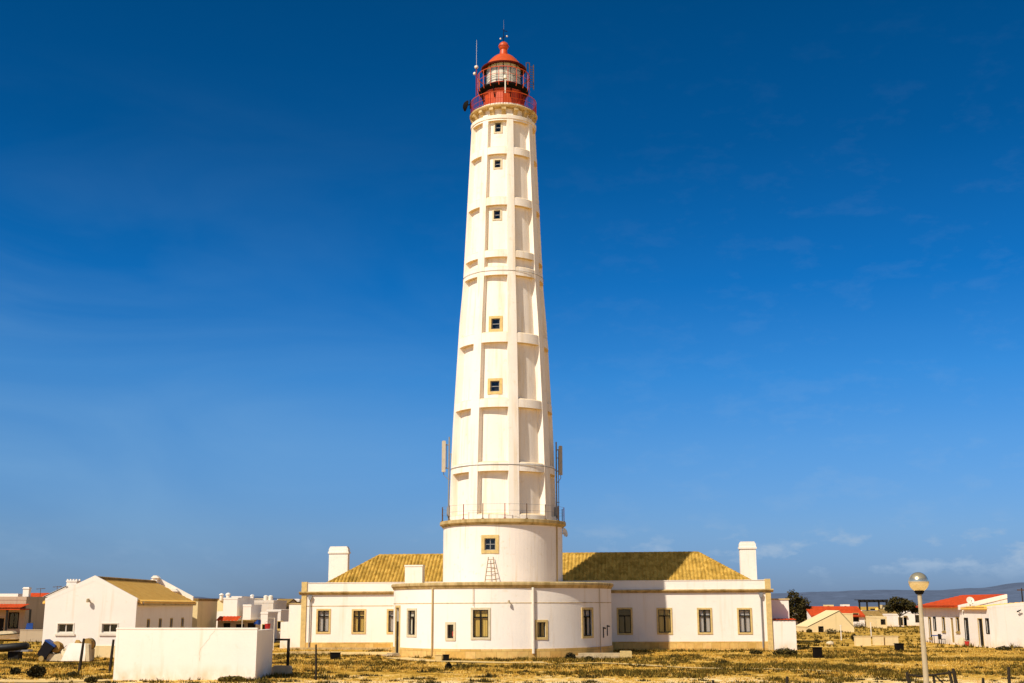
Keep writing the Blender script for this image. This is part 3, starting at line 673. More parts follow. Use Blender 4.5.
for q in (((rx0, ye + RUN, zRi + .03), (rx1, ye + RUN, zRi + .03)), ((xe0, ye, zE_ + .05), (rx0, ye + RUN, zRi + .03)), ((xe1, ye, zE_ + .05), (rx1, ye + RUN, zRi + .03))):
    ridge_tiles(*q).build('ridge_tiles', M['tile'], roof)
b = MB(); b.box(xL + .3, xR - .3, WY + .3, WY + DEP, zCor + .1, zCor + .25); b.build('roof_gutter', M['trim'], roof)
# chimneys
def chimney(u0, u1, vt, vb, y, d=.75):
    a, c = hit(u0, vt, y), hit(u1, vb, y); w = c.x - a.x; zt = a.z; zb = zCor; t = thing_part('chimney', KB) if False else None
    b = MB(); e = .09
    b.box(a.x + .02, c.x - .02, y, y + d, zb, zt - .62); b.box(a.x - .06, c.x + .06, y - .08, y + d + .08, zt - .62, zt - .46)
    b.box(a.x + .0, c.x - .0, y - .02, y + d + .02, zt - .46, zt - .20); b.prism([(a.x + .02, zt - .20), (c.x - .02, zt - .20), (c.x - .12, zt), (a.x + .12, zt)], y, y + d)
    return b.build('chimney', M['white'], KB)
chimney(329.0, 347.4, 546.5, 580, ye + RUN + 1.2); chimney(739.2, 757.4, 541.6, 578, ye + RUN + 1.2)
a, c = hit(405, 565, WY - 3.2), hit(422.2, 582, WY - 3.2)
b = MB(); b.box(a.x, c.x, WY - 3.2, WY - 2.0, zRound - .4, a.z - .12); b.box(a.x - .04, c.x + .04, WY - 3.24, WY - 1.96, a.z - .12, a.z); b.build('chimney', M['white'], KB)
# round front block
def fr_(s, z, d): a = s / RB; return ((RB - d) * math.sin(a), -(RB - d) * math.cos(a), z)
def copen(uc, wpx_true, v0, v1):
    a, z1 = hitc(uc, v0, RB); _, z0 = hitc(uc, v1, RB); w = wpx_true / 2
    return (a * RB - w, z0, a * RB + w, z1)
zRp = hitc(480, 649.5, RB)[1]
zRp = max(zRp, .62)
ow = [copen(411.8, .92, 610.5, 634.8), copen(450.6, .46, 624.6, 638.2), copen(480.6, 1.06, 609.8, 637.4), copen(541.2, .62, 622.2, 637.2), copen(587.4, .98, 609.6, 636.0)]
od = list(copen(398.0, .86, 607.6, 649.8)); od[1] = .22; od = tuple(od)
zRc = hitc(503, 587.5, RB)[1]
b = MB(); sA = R(96) * RB
zW0 = .22
fwall(b, fr_, -sA, sA, zW0, zRc, ow + [od], .25, .3)
for sg in (-1, 1):
    x0, y0, _ = fr_(sg * sA, 0, 0); xe_ = sg * RB if sg < 0 else RB - 1.25; b.quad((x0, y0, 0), (xe_, WY, 0), (xe_, WY, zRc), (x0, y0, zRc))
b.build('round_wall', M['white'], KB, 30)
for q, (o_, st, cu, fw) in enumerate(zip(ow, ('casement', 'plain', 'casement', 'split', 'casement'), ('curtain', None, 'curtain_yellow', 'curtain_yellow', 'curtain_grey'), (.15, .17, .15, .16, .15))):
    window(KB, fr_, o_, st, fw, 'surround_pale' if q in (0, 1, 2) else 'surround', cu, 'window' if st == 'casement' else 'small_window')
# red cloth seen low in the little window
dr = MB(); fbox(dr, fr_, od[0] - .16, od[0], od[1], od[3] + .16, -.06, .03); fbox(dr, fr_, od[2], od[2] + .16, od[1], od[3] + .16, -.06, .03); fbox(dr, fr_, od[0], od[2], od[3], od[3] + .16, -.06, .03)
dw = dr.build('door', M['surround'], KB)
b = MB(); fbox(b, fr_, od[0], od[2], od[1], od[1] + 2.2, .02, .08); b.build('door_leaf', M['dark'], dw)
b = MB(); g = MB(); g.quad(*[fr_(s_, z_, .05) for s_, z_ in ((od[0], od[1] + 2.25), (od[2], od[1] + 2.25), (od[2], od[3]), (od[0], od[3]))]); g.build('pane', M['glass'], dw)
b = MB(); fbox(b, fr_, od[2] - .16, od[2] - .08, od[1] + .95, od[1] + 1.15, -.03, .03); b.build('handle', M['grey'], dw)
b = MB(); fbox(b, fr_, od[0] - .5, od[2] + .5, -.1, .10, -1.0, .1, 3); fbox(b, fr_, od[0] - .25, od[2] + .25, .1, .215, -.6, .1, 3); b.build('doorstep', M['concrete'], KB)
b = MB(); fbox(b, fr_, -sA, od[0] - .17, -.2, zRp, -.06, .15, 8); b.build('plinth', M['stone'], KB, 30)
b = MB(); fbox(b, fr_, od[2] + .17, sA, -.2, zRp, -.06, .15, 60); b.build('plinth', M['stone'], KB, 30)
zc1 = hitc(503, 582.3, RB + .3)[1]
b = MB(); b.lathe([(RB - .05, zRc - .05), (RB + .06, zRc - .03), (RB + .10, zRc + .08), (RB + .16, zRc + .14), (RB + .20, zRc + .18), (RB + .20, zc1 - .02), (RB + .14, zc1 + .03), (RB - .4, zc1 + .06)], 96, -R(100), R(100)); b.build('roof_edge', M['trim2'], KB, 30)
b = MB(); b.lathe([(RB - .2, zRc + .2), (RB - .4, zc1 + .05), (rLow - .2, zc1 + .10)], 96)
b.quad((-RB - .15, 0, zc1 + .02), (RB + .15, 0, zc1 + .02), (RB - 1.2, WY, zc1 + .02), (-RB - .2, WY, zc1 + .02)); b.build('terrace_roof', M['trim'], KB, 30)
zs_ = hitc(503, 602.9, RB)[1]
b = MB(); fbox(b, fr_, -sA, sA, zs_ - .025, zs_ + .025, -.018, .02, 60); b.build('string_course', M['trim'], KB)
for u, r_, mm, vb in ((432.4, .055, 'trim', 655), (533.0, .095, 'whitem', 653.5), (473.2, .018, 'trim2', 606), (599.6, .03, 'greyw', 654)):
    a, z1 = hitc(u, 590, RB + .1); _, z0 = hitc(u, vb, RB + .1); b = MB(); b.tube(polar(RB + .1, a, z0), polar(RB + .1, a, zRc), r_); b.build('downpipe', M[mm], KB)
a, z_ = hitc(508.8, 602.3, RB + .1); b = MB(); b.tube(polar(RB - .05, a, z_ + .1), polar(RB + .22, a, z_ + .1), .03); b.tube(polar(RB + .22, a, z_ - .08), polar(RB + .22, a, z_ + .14), .1, .06); b.build('wall_lamp', M['concrete'], KB)
for u, v in ((603.2, 632), (607.0, 630)):
    a, z_ = hitc(u, v, RB); b = MB(); b.tube(polar(RB + .02, a, z_ - .4), polar(RB + .02, a, z_ + .3), .04); b.tube(polar(RB, a, z_ + .3), polar(RB + .2, a, z_ + .25), .05); b.build('water_tap', M['dark'], KB)
a, z0 = hitc(450.9, 636.5, RB); b = MB(); fbox(b, fr_, a * RB - .02, a * RB + .17, z0, z0 + .34, .22, .26); b.build('red_curtain', M['redcloth'], KB)

# ladder on the terrace, leaning against the drum
lp = at(490.6, 579.8, TY - rLow - .55); lt = at(490.6, 557, TY - rLow - .1)
LD = thing('ladder', 'small rusty ladder leaning on the drum below its stone framed window', 'ladder', (lp.x, lp.y, zc1 + .07))
hL = lt.z - zc1 - .07; dy = lt.y - lp.y
for sg in (-1, 1):
    b = MB(); b.tube((sg * .40, 0, 0), (sg * .17, dy, hL), .03); b.build('rail', M['ladder'], LD)
for i in range(6):
    t = (i + .6) / 6.2; w = .40 - .22 * t; b = MB(); b.tube((-w, dy * t, hL * t), (w, dy * t, hL * t), .02); b.build('rung', M['ladder'], LD)

# ================================================================== generic houses
def house(name, label, cat, x0, x1, Y, depth, h, roof='flat', rh=1.0, rmat='tile_red', wmat='white', front=(), left=(), right=(), group=None, eave=.35, ridge=.5, thick=.14, z0=0.0, y_in=0.0, trimm=None, tiles=True):
    """front wall at y=0 of the thing; windows as (s, z, w, h, kind) with s from the wall's left end seen from outside"""
    w = x1 - x0; t = thing(name, label, cat, ((x0 + x1) / 2, Y, z0), 0, group); hw = w / 2
    ff = lambda s, z, d: (-hw + s, d, z); fL = lambda s, z, d: (-hw + d, depth - s, z); fR = lambda s, z, d: (hw - d, s, z)
    b = MB()
    for fn, ops, ln in ((ff, front, w), (fL, left, depth), (fR, right, depth)):
        o = [(s - ww / 2, z, s + ww / 2, z + hh) for s, z, ww, hh, k in ops]
        fwall(b, fn, 0, ln, -.15, h, o, .2)
    b.quad((-hw, depth, -.15), (hw, depth, -.15), (hw, depth, h), (-hw, depth, h))
    xr = -hw + w * ridge
    if roof == 'gable_front':
        for y in (0, depth): b.quad((-hw, y, h), (hw, y, h), (xr, y, h + rh))
    elif roof == 'gable_side':
        for x in (-hw, hw): b.quad((x, 0, h), (x, depth, h), (x, depth * ridge, h + rh))
    elif roof == 'shed_front':      # high at right
        for y in (0, depth): b.quad((-hw, y, h), (hw, y, h), (hw, y, h + rh))
        b.quad((hw, 0, h), (hw, depth, h), (hw, depth, h + rh), (hw, 0, h + rh))
    b.build('wall', M[wmat], t)
    for fn, ops in ((ff, front), (fL, left), (fR, right)):
        for s, z, ww, hh, k in ops:
            o = (s - ww / 2, z, s + ww / 2, z + hh)
            if k == 'door':
                d = MB(); fbox(d, fn, o[0], o[2], o[1], o[3], .10, .16); dd = d.build('door', M['dark'], t)
                d = MB(); fbox(d, fn, o[0] - .06, o[0], o[1], o[3] + .06, -.02, .05); fbox(d, fn, o[2], o[2] + .06, o[1], o[3] + .06, -.02, .05); fbox(d, fn, o[0], o[2], o[3], o[3] + .06, -.02, .05); d.build('frame', M['surround'], dd)
                d = MB(); fbox(d, fn, o[2] - .15, o[2] - .09, o[1] + 1, o[1] + 1.12, .04, .1); d.build('handle', M['grey'], dd)
            elif k == 'wooddoor':
                d = MB(); fbox(d, fn, o[0], o[2], o[1], o[3], .10, .16); dd = d.build('door', M['ochre_wood'], t)
                d = MB(); fbox(d, fn, o[2] - .15, o[2] - .09, o[1] + 1, o[1] + 1.12, .04, .1); d.build('handle', M['dark'], dd)
            else:
                window(t, fn, o, 'split', .07, k, None, 'window', 'dark' if k != 'whitem' else 'whitem', .03, .12, True, 0.06 if k != 'dark' else 0)
    if roof == 'flat':
        b = MB(); b.box(-hw + .05, hw - .05, .05, depth - .05, h - .25, h - .05)
        pt = .18; b.box(-hw - .03, hw + .03, -.03, pt, h, h + rh); b.box(-hw - .03, hw + .03, depth - pt, depth + .03, h, h + rh); b.box(-hw - .03, -hw + pt, pt, depth - pt, h, h + rh); b.box(hw - pt, hw + .03, pt, depth - pt, h, h + rh)
        b.build('roof', M[trimm or wmat], t)
    else:
        b = MB()
        if roof == 'gable_front':
            for sx in (-1, 1):
                run = abs(sx * hw - xr); L2 = math.hypot(run, rh); u_ = Vector((-sx * run, 0, rh)).normalized(); o = Vector((sx * hw, y_in, h + .03)) - u_ * eave
                if tiles: tiled(b, o + Vector((0, .0, 0)), Vector((0, 1, 0)), u_, depth - y_in, lambda x: (0, L2 + eave), .30, .026, .5, 4)
                p = [o, o + Vector((0, depth - y_in, 0)), o + Vector((0, depth - y_in, 0)) + u_ * (L2 + eave), o + u_ * (L2 + eave)]
                q = [v_ - Vector((0, 0, thick)) for v_ in p]
                if not tiles: b.quad(*p)
                b.quad(*q); b.quad(p[0], p[1], q[1], q[0]); b.quad(p[0], q[0], q[3], p[3]); b.quad(p[1], p[2], q[2], q[1])
        elif roof == 'gable_side':
            for y_e, sg in ((0, 1), (depth, -1)):
                run = abs(depth * ridge - y_e); L2 = math.hypot(run, rh); u_ = Vector((0, sg * run, rh)).normalized(); o = Vector((-hw - .1, y_e, h + .03)) - u_ * eave
                if tiles and sg == 1: tiled(b, o, Vector((1, 0, 0)), u_, w + .2, lambda x: (0, L2 + eave), .30, .026, .5, 4)
                p = [o, o + Vector((w + .2, 0, 0)), o + Vector((w + .2, 0, 0)) + u_ * (L2 + eave), o + u_ * (L2 + eave)]
                q = [v_ - Vector((0, 0, thick)) for v_ in p]
                if not tiles or sg == -1: b.quad(*p)
                b.quad(*q); b.quad(p[0], p[1], q[1], q[0]); b.quad(p[0], q[0], q[3], p[3]); b.quad(p[1], p[2], q[2], q[1])
        elif roof == 'shed_front':
            L2 = math.hypot(w, rh); u_ = Vector((w, 0, rh)).normalized(); o = Vector((-hw, 0.2, h + .03)) - u_ * eave
            tiled(b, o, Vector((0, 1, 0)), u_, depth - .2, lambda x: (0, L2 + eave), .30, .026, .5, 4)
            p = [o, o + Vector((0, depth - .2, 0)), o + Vector((0, depth - .2, 0)) + u_ * (L2 + eave), o + u_ * (L2 + eave)]; q = [v_ - Vector((0, 0, thick)) for v_ in p]
            b.quad(*q); b.quad(p[0], p[1], q[1], q[0]); b.quad(p[0], q[0], q[3], p[3])
        b.build('roof', M[rmat], t, 50)
    return t
def chim(t, x, y, z0, z1, w=.5, m='white', cren=False):
    b = MB(); b.box(x - w / 2, x + w / 2, y, y + w, z0, z1 - .18)
    b.box(x - w / 2 - .06, x + w / 2 + .06, y - .06, y + w + .06, z1 - .18, z1 - .1)
    if cren:
        for i in range(4):
            for j in (0, 1): q = x - w / 2 + i * w / 3.4; b.box(q, q + w / 7, y + j * (w - .12), y + j * (w - .12) + .12, z1 - .1, z1 + .12)
        b.box(x - w / 2 - .04, x + w / 2 + .04, y - .04, y + w + .04, z1 - .1, z1 - .04)
    else: b.box(x - w / 2, x + w / 2, y, y + w, z1 - .1, z1)
    return b.build('chimney', M[m], t)
def X(u, v, Y): return at(u, v, Y).x
def Z(u, v, Y): return at(u, v, Y).z

# --- big white gabled house at the left
Yh = 86.0; hx0, hx1 = X(43, 630, Yh), X(135, 630, Yh); hz = Z(135, 600.5, Yh) ; apex = Z(93, 577.5, Yh)
def loc_s(u): return X(u, 628, Yh) - hx0
fw_list = []
for u0, u1 in ((57.8, 73.2), (102, 117.4)):
    za, zb = Z(u0, 632.5, Yh), Z(u0, 623.8, Yh); fw_list.append((loc_s((u0 + u1) / 2), za, loc_s(u1) - loc_s(u0), zb - za, 'whitem'))
GH = house('gabled_house', 'large white house with plain front gable, two small windows and tan tiled roof', 'house', hx0, hx1, Yh, 15.2, hz, 'gable_front', apex - hz - .12, 'tile_tan', 'white',
           front=fw_list, right=[(3.0, 1.9, .55, .6, 'surround'), (6.0, 1.9, .55, .6, 'surround'), (9.0, 1.9, .55, .6, 'surround'), (12.2, 1.9, .55, .6, 'surround')], ridge=.52, eave=.30, y_in=.25)
w = hx1 - hx0
ridge_tiles((-w / 2 + w * .52, .3, apex - .02), (-w / 2 + w * .52, 14.9, apex - .02), .12).build('ridge_tiles', M['tile_brown'], GH)
for y0, y1, up_ in ((-.006, .24, -.02), (15.0, 15.3, .22)):     # white copings along the front and rear gables
    xr = -w / 2 + w * .52; b = MB()
    b.prism([(-w / 2 - .02, hz - .05), (xr, apex - .25), (w / 2 + .02, hz - .05), (w / 2 + .02, hz + .16 + up_), (xr, apex + .16 + up_), (-w / 2 - .02, hz + .16 + up_)], y0, y1)
    b.build('gable_coping', M['white'], GH)
for (x, y, z, s_) in ((-w / 2 + w * .52, 14.8, apex + .16, .5), (w * .28, 14.6, apex - (apex - hz) * .55 - .05, .5)):
    b = MB(); b.box(x - .16, x + .16, y - .2, y + .2, z - .5, z + .12); b.prism([(x - .34, z + .12), (x + .34, z + .12), (x + .12, z + .32), (x - .12, z + .32)], y - .3, y + .3); b.build('chimney_pot', M['white'], GH)
b = MB(); b.box(w / 2 - .02, w / 2 + .3, .3, 15, hz - .34, hz - .2); b.build('gutter', M['trim2'], GH)
b = MB(); p = at(89.4, 600.5, Yh); b.tube((p.x - (hx0 + hx1) / 2, 0, p.z), (p.x - (hx0 + hx1) / 2, -.3, p.z), .06); b.tube((p.x - (hx0 + hx1) / 2, -.25, p.z - .1), (p.x - (hx0 + hx1) / 2, -.3, p.z + .12), .14, .1); b.build('wall_lamp', M['concrete'], GH)
p = at(137, 603.5, Yh); b = MB(); b.box(w / 2 + .01, w / 2 + .3, .5, .7, p.z - .12, p.z + .1); b.build('flood_light', M['whitem'], GH)
b = MB(); b.box(w / 2 - .9 - 2.0, w / 2 - .02, -.07, .1, -.2, .78); b.build('plinth', M['cream'], GH)

Yb = 138.0
BH = house('gabled_house', 'white house behind the big gabled one, with an aerial and a notched chimney', 'house', X(32, 615, Yb), X(74, 615, Yb), Yb, 9, Z(33, 601.5, Yb), 'gable_front', Z(64, 586, Yb) - Z(33, 601.5, Yb), 'white', 'white2',
           front=[(.75, 1.1, .55, .5, 'ochre_wood')], ridge=.75, eave=.05, tiles=False)
cx = (X(32, 615, Yb) + X(74, 615, Yb)) / 2
chim(BH, X(69.5, 585, Yb) - cx, .6, Z(69, 600, Yb), Z(69, 580, Yb), X(74.6, 585, Yb) - X(64.6, 585, Yb), 'white', True)
for u, v0 in ((38.5, 588), (55.0, 586)):
    x = X(u, 595, Yb) - cx; z1 = Z(u, v0, Yb); b = MB(); b.tube((x, .5, z1 - 1.6), (x, .5, z1), .03); b.tube((x - .5, .5, z1 - .12), (x + .5, .5, z1 - .02), .02)
    for q in (-.35, -.1, .15, .4): b.tube((x + q, .2, z1 - .08), (x + q, .8, z1 - .08), .015)
    b.build('aerial', M['rust'], BH)

Yc = 130.0
PH = house('porch_house', 'grey house with red tiled porch on dark posts at the left edge', 'house', X(-22, 615, Yc), X(25, 615, Yc), Yc, 7, Z(10, 600, Yc), 'flat', .35, 'tile_red', 'greyw',
           front=[(X(13.5, 620, Yc) - X(-22, 615, Yc), Z(10, 628, Yc), .95, Z(10, 613, Yc) - Z(10, 628, Yc), 'dark'), (X(0, 620, Yc) - X(-22, 615, Yc), .1, .9, 2.1, 'door')], trimm='greyw')
cx = (X(-22, 615, Yc) + X(25, 615, Yc)) / 2
za, zb = Z(10, 608.3, Yc - 2.6), Z(10, 604.4, Yc - .1)
b = MB(); L_ = X(31, 606, Yc - 2) - X(-22, 606, Yc - 2); o = Vector((X(-22, 606, Yc) - cx, -2.6, za)); u_ = Vector((0, 2.6, zb - za)).normalized(); tiled(b, o, Vector((1, 0, 0)), u_, L_, lambda x: (0, 2.6), .3, .05, .5, 4)
b.box(o.x, o.x + L_, -2.6, -.05, za - .16, za - .04); b.build('porch_roof', M['tile_red'], PH, 50)
for u in (6.5, 29.5):
    x = X(u, 620, Yc - 2.5) - cx; b = MB(); b.box(x - .09, x + .09, -2.55, -2.4, -.1, za - .1); b.build('porch_post', M['dark'], PH)
chim(PH, X(22.0, 592, Yc) - cx, 1.0, Z(22, 602, Yc), Z(22, 587, Yc), .62)
Yd = 140.0
house('red_roofed_house', 'small white house with red roof half hidden behind the porch house', 'house', X(16, 610, Yd), X(40, 610, Yd), Yd, 7, Z(28, 601, Yd), 'gable_side', Z(28, 593, Yd) - Z(28, 601, Yd), 'tile_red', 'white', front=[(1.2, 1, .7, 1, 'dark')])
house('flat_roofed_house', 'white flat roofed house at the far left behind the porch house', 'house', X(-8, 605, 150), X(17, 605, 150), 150, 8, Z(5, 597, 150), 'flat', .4, wmat='white', front=[(1.4, 1.2, .7, 1, 'dark')])
# low wall by the porch house
Yl = 124; x0, x1 = X(20, 632, Yl), X(43, 632, Yl)
b = MB(); b.box(0, x1 - x0, 0, .25, -.1, Z(30, 630.5, Yl)); b.box(-.03, x1 - x0 + .03, -.03, .28, Z(30, 630.5, Yl), Z(30, 629.8, Yl) + .03)
tag(b.build('low_wall', M['greyw'], None, None, (x0, Yl, 0)), 'low grey garden wall beside the porch house', 'wall')
# blue board
p = at(29.3, 620, 126); b = MB(); b.prism([(-.34, .95), (.0, .62), (.42, .95), (.42, 1.75), (-.2, 1.75)], -.05, .05); b.tube((.3, 0, 0), (.3, 0, 1.0), .04)
tag(b.build('blue_sail', M['blue'], None, None, (p.x, 126, 0)), 'bright blue board standing by the white wall near the porch', 'board')

# --- enclosure wall in front
Ye = 60.6
ex0, ex1 = X(114.5, 650, Ye), X(256.5, 655, Ye); ez = Z(190, 628.2, Ye)
EN = thing('yard_wall', 'plain white yard wall with a fine crack and shaded return, nearest to the camera', 'wall', ((ex0 + ex1) / 2, Ye, 0), -R(1.2))
hw = (ex1 - ex0) / 2
b = MB(); b.box(-hw, hw, 0, .25, -.2, ez - .05); b.prism([(-hw - .02, ez - .05), (hw + .02, ez - .05), (hw, ez + .02), (-hw, ez + .02)], -.02, .27); b.build('front_panel', M['white'], EN)
b = MB(); b.box(hw - .25, hw - .004, .25, 3.7, -.2, ez - .10); b.build('return_panel', M['white'], EN)
b = MB(); b.box(-hw + .004, -hw + .25, .25, 3.7, -.2, ez - .10); b.build('return_panel', M['white'], EN)
# crack
b = MB(); pts = []; x = -hw + (X(215, 630, Ye) - ex0); z = ez - .12
while z > .75:
    pts.append((x, -.004, z)); z -= .12; x += random.uniform(-.13, .085)
b.path(pts, .004, 4); b.build('crack', M['trim2'], EN)
# things on and behind the yard wall
p = at(272, 627.5, Ye + 4.6); b = MB()
b.lathe([(.02, 0), (.13, 0), (.17, .05), (.19, .30), (.21, .33), (.18, .33), (.15, .06), (.02, .05)], 14)
bk = thing('bucket', 'red bucket standing on the far corner of the yard wall', 'bucket', (hw + (ex0 + ex1) / 2 - .2, Ye + 3.45, ez - .10), 0); bk.scale = (.75, .75, .8)
b.build('pail', M['redcloth'], bk, 40); b = MB(); b.path([(.2 * math.cos(t), 0, .32 + .16 * math.sin(t)) for t in [PI * i / 10 for i in range(11)]], .01); b.build('handle', M['grey'], bk)
# gate frame and its kerb block
Yg = 64.6; gx = X(276, 660, Yg); gx1 = X(288.6, 655, Yg); gz = Z(285, 638.6, Yg)
G = thing('gate_frame', 'open black metal gate frame on a low grey block beside the yard wall', 'gate', (gx, Yg, 0))
b = MB(); W_ = gx1 - gx; b.box(W_ - .09, W_ + .04, -.06, .06, .42, gz); b.box(-.1, W_ - .09, -.05, .05, gz - .10, gz); b.build('frame', M['dark'], G)
b = MB(); b.box(-.2, W_ - .09, -.03, .03, .56, .62); b.build('bottom_bar', M['dark'], G)
b = MB(); b.bevbox(-.15, W_ + .18, -.25, .25, -.15, .46, .08); b.build('block', M['greyw'], G)

# --- fence posts
def post(name, u, vt, vb, label, r=.075, lean=0.0, group='fence posts in the sandy grass', m='wood'):
    g = gnd(u, vb); ht = at(u, vt, g.y).z
    b = MB(); b.tube((0, 0, -.15), (lean, 0.02, ht * .55), r, r * .92, 7); b.tube((lean, .02, ht * .55), (lean * 1.9, .0, ht), r * .92, r * .75, 7)
    return tag(b.build(name, M[m], None, 40, (g.x, g.y, 0)), label, 'post', group)
post('fence_post', 79.2, 638.5, 671, 'leaning dark wooden post in front of the white slab', .085, .07)
post('fence_post', 109.6, 639.5, 672, 'dark wooden post just left of the yard wall', .085, .05)
post('fence_post', 316.0, 644.5, 679.5, 'thin dark iron post standing alone right of the gate frame', .055, -.03)
post('fence_post', 139.0, 666.5, 676, 'short stub of a post at the foot of the yard wall', .05, .0)
post('fence_post', 787.0, 676.5, 690, 'dark post tip at the bottom edge, left of the street lamp and alone', .08, .02)
post('fence_post', 713.5, 680.2, 690, 'lowest dark post tip at the bottom edge below the right wing', .07, .0)
post('fence_post', 1009.8, 667, 690, 'dark upright post at the bottom right corner', .075, .02)
post('fence_post', 957.5, 668.6, 690, 'right one of two dark posts leaning together right of the street lamp', .085, -.06)
post('fence_post', 954.0, 671.0, 690, 'left one of two dark posts leaning together right of the street lamp', .07, -.08)
post('fence_post', 984.0, 678.0, 690, 'short dark stub between the leaning pair and the corner post', .07, .0)
# broken rail fence
g0 = gnd(909, 689); g1 = gnd(953, 689)
FN = thing('broken_fence', 'broken dark wooden fence with sagging rail beside the street lamp', 'fence', (g0.x, g0.y, 0))
z1 = at(909, 672, g0.y).z; L_ = g1.x - g0.x
b = MB(); b.tube((.12, 0, -.1), (-.02, 0, z1 * .7), .08, .075); b.tube((-.02, 0, z1 * .7), (-.05, 0, z1), .075, .06); b.build('post', M['wood'], FN, 40)
b = MB(); xa = X(935, 680, g0.y) - g0.x; b.tube((xa, 0, -.1), (xa - .06, 0, z1 * .82), .07, .05); b.build('post', M['wood'], FN, 40)
b = MB(); b.path([(-.05, -.06, z1 * .86), (xa * .45, -.06, z1 * .74), (xa, -.06, z1 * .84), (L_, -.05, z1 * .98)], .045); b.build('rail', M['wood'], FN)
b = MB(); b.path([(xa + .0, -.05, z1 * .8), (xa + .35, -.05, z1 * .3), (xa + .6, -.1, -.02)], .035); b.build('rail', M['wood'], FN)

# --- street lamp with glass globe
Yp = 33.0; pt = at(918.6, 582, Yp); bx = X(926.6, 690, Yp)
SL = thing('street_lamp', 'slim pale street lamp with a shiny round globe', 'street lamp', (bx + .02, Yp, 0))
dx = pt.x - bx - .02; zt = pt.z - .27
b = MB(); b.tube((0, 0, 0), (dx * .5, 0, zt * .5), .085, .07, 16); b.tube((dx * .5, 0, zt * .5), (dx, 0, zt), .07, .055, 16); b.tube((0, 0, 0), (0, 0, .5), .11, .1, 16); b.tube((0, 0, 0), (0, 0, .03), .2, n=16); b.build('pole', mat('lamp_pole_paint', (.50, .40, .25), .6, .25, 5), SL, 40)
b = MB(); b.lathe([(.05, -.06), (.09, -.05), (.13, .02), (.12, .05), (.02, .06)], 20, c=(dx, 0, zt)); b.build('collar', M['black'], SL, 40)
rg = .262
m_, t_, bs = new_mat('lamp_globe_glass'); bs.inputs['Base Color'].default_value = (.80, .68, .46, 1); bs.inputs['Metallic'].default_value = .82; bs.inputs['Roughness'].default_value = .2
b = MB(); b.lathe([(max(.004, rg * math.sin(PI * i / 24)), -rg * math.cos(PI * i / 24)) for i in range(25)], 36, c=(dx, 0, pt.z)); gb = b.build('globe', m_, SL, 60)
b = MB(); b.lathe([(rg + .001, -.012), (rg + .006, -.008), (rg + .006, .008), (rg + .001, .012)], 36, c=(dx, 0, pt.z)); b.build('seam', M['concrete'], gb, 40)

# --- junk in front of the gabled house
g = gnd(92, 661); Yj = g.y
def jx(u): return X(u, 650, Yj)
SB = thing('wheeled_bin', 'dark blue wheeled bin tipped over on its wheels in front of the gabled house', 'bin', (jx(43), Yj, 0))
mT = Matrix.Translation((0, 0, .28)) @ Matrix.Rotation(R(32), 4, 'Y')
b = MB(); b.prism([(-.30, 0), (.30, 0), (.37, .95), (-.37, .95)], -.33, .33, mT); b.build('body', mat('navy_plastic', (.014, .012, .014), .8, .3, 4, spec=.1), SB)
b = MB(); b.prism([(-.40, .955), (.42, .955), (.36, 1.06), (-.36, 1.06)], -.37, .37, mT); b.build('lid', M['blue'], SB)
for y in (-.3, .3): b = MB(); b.tube((.05, y - .05, .17), (.05, y + .05, .17), .17, n=14); b.build('wheel', M['ochre_wood'], SB, 40)
BR = thing('barrel', 'round rusty barrel lying on a pale cradle beside the tipped bin', 'barrel', (jx(55.3), Yj + .3, 0)); BR.scale = (.88, .88, .88)
b = MB(); m = Matrix.Translation((0, 0, .95)) @ Matrix.Rotation(R(78), 4, 'X'); pr = [(.02, -.42), (.34, -.42), (.38, -.36), (.40, -.2), (.43, -.18), (.43, -.14), (.40, -.12), (.40, .12), (.43, .14), (.43, .18), (.40, .2), (.38, .36), (.34, .42), (.02, .42)]
b.lathe([(r_ * 1.0, z_) for r_, z_ in pr], 24, m=m); b.build('drum', M['barrel'], BR, 40)
b = MB(); b.prism([(-.55, 0), (.5, 0), (.62, .34), (.42, .55), (.2, .5), (0, .47), (-.2, .5), (-.42, .55), (-.5, .3)], -.5, .35); b.build('cradle', M['sack'], BR)
b = MB(); b.tube((.58, -.35, 0), (.62, -.3, .95), .025); b.tube((.62, -.3, .95), (.75, -.2, 1.1), .02); b.build('stand_pipe', M['rust'], BR)
def blob(name, label, cat, loc, sx, sy, sz, m, n=18, rough=.12, seed=0, group=None, flat=True):
    b = MB(); k = 12
    for j in range(k + 1):
        th = PI * j / k
        for i in range(n):
            ph = 2 * PI * i / n; d = Vector((math.sin(th) * math.cos(ph), math.sin(th) * math.sin(ph), math.cos(th)))
            q = 1 + rough * 2 * noise.noise(d * 1.6 + Vector((seed, seed * .7, 0))) + rough * noise.noise(d * 4 + Vector((seed, 0, 3)))
            z = d.z * sz * q
            b.v.append((d.x * sx * q, d.y * sy * q, max(z, -sz * .35) + sz * .3))
    for j in range(k):
        for i in range(n): b.f.append((j * n + i, j * n + (i + 1) % n, (j + 1) * n + (i + 1) % n, (j + 1) * n + i))
    return tag(b.build(name, m, None, 60, loc), label, cat, group)
blob('sack', 'slumped pale sack between the rusty barrel and the white slab', 'sack', (jx(64.5), Yj + .2, 0), .42, .35, .62, M['sack'], seed=2)
TK = thing('water_tank', 'arched brown tank with dark band lying behind the white slab', 'tank', (jx(82.5), Yj + 1.0, 0)); TK.scale = (.86, .86, .9)
b = MB(); m = Matrix.Translation((0, 0, 1.12)) @ Matrix.Rotation(PI / 2, 4, 'X'); b.lathe([(.02, -.5), (.36, -.5), (.42, -.42), (.44, .3), (.4, .42), (.02, .45)], 24, m=m); b.build('vessel', M['barrel'], TK, 40)
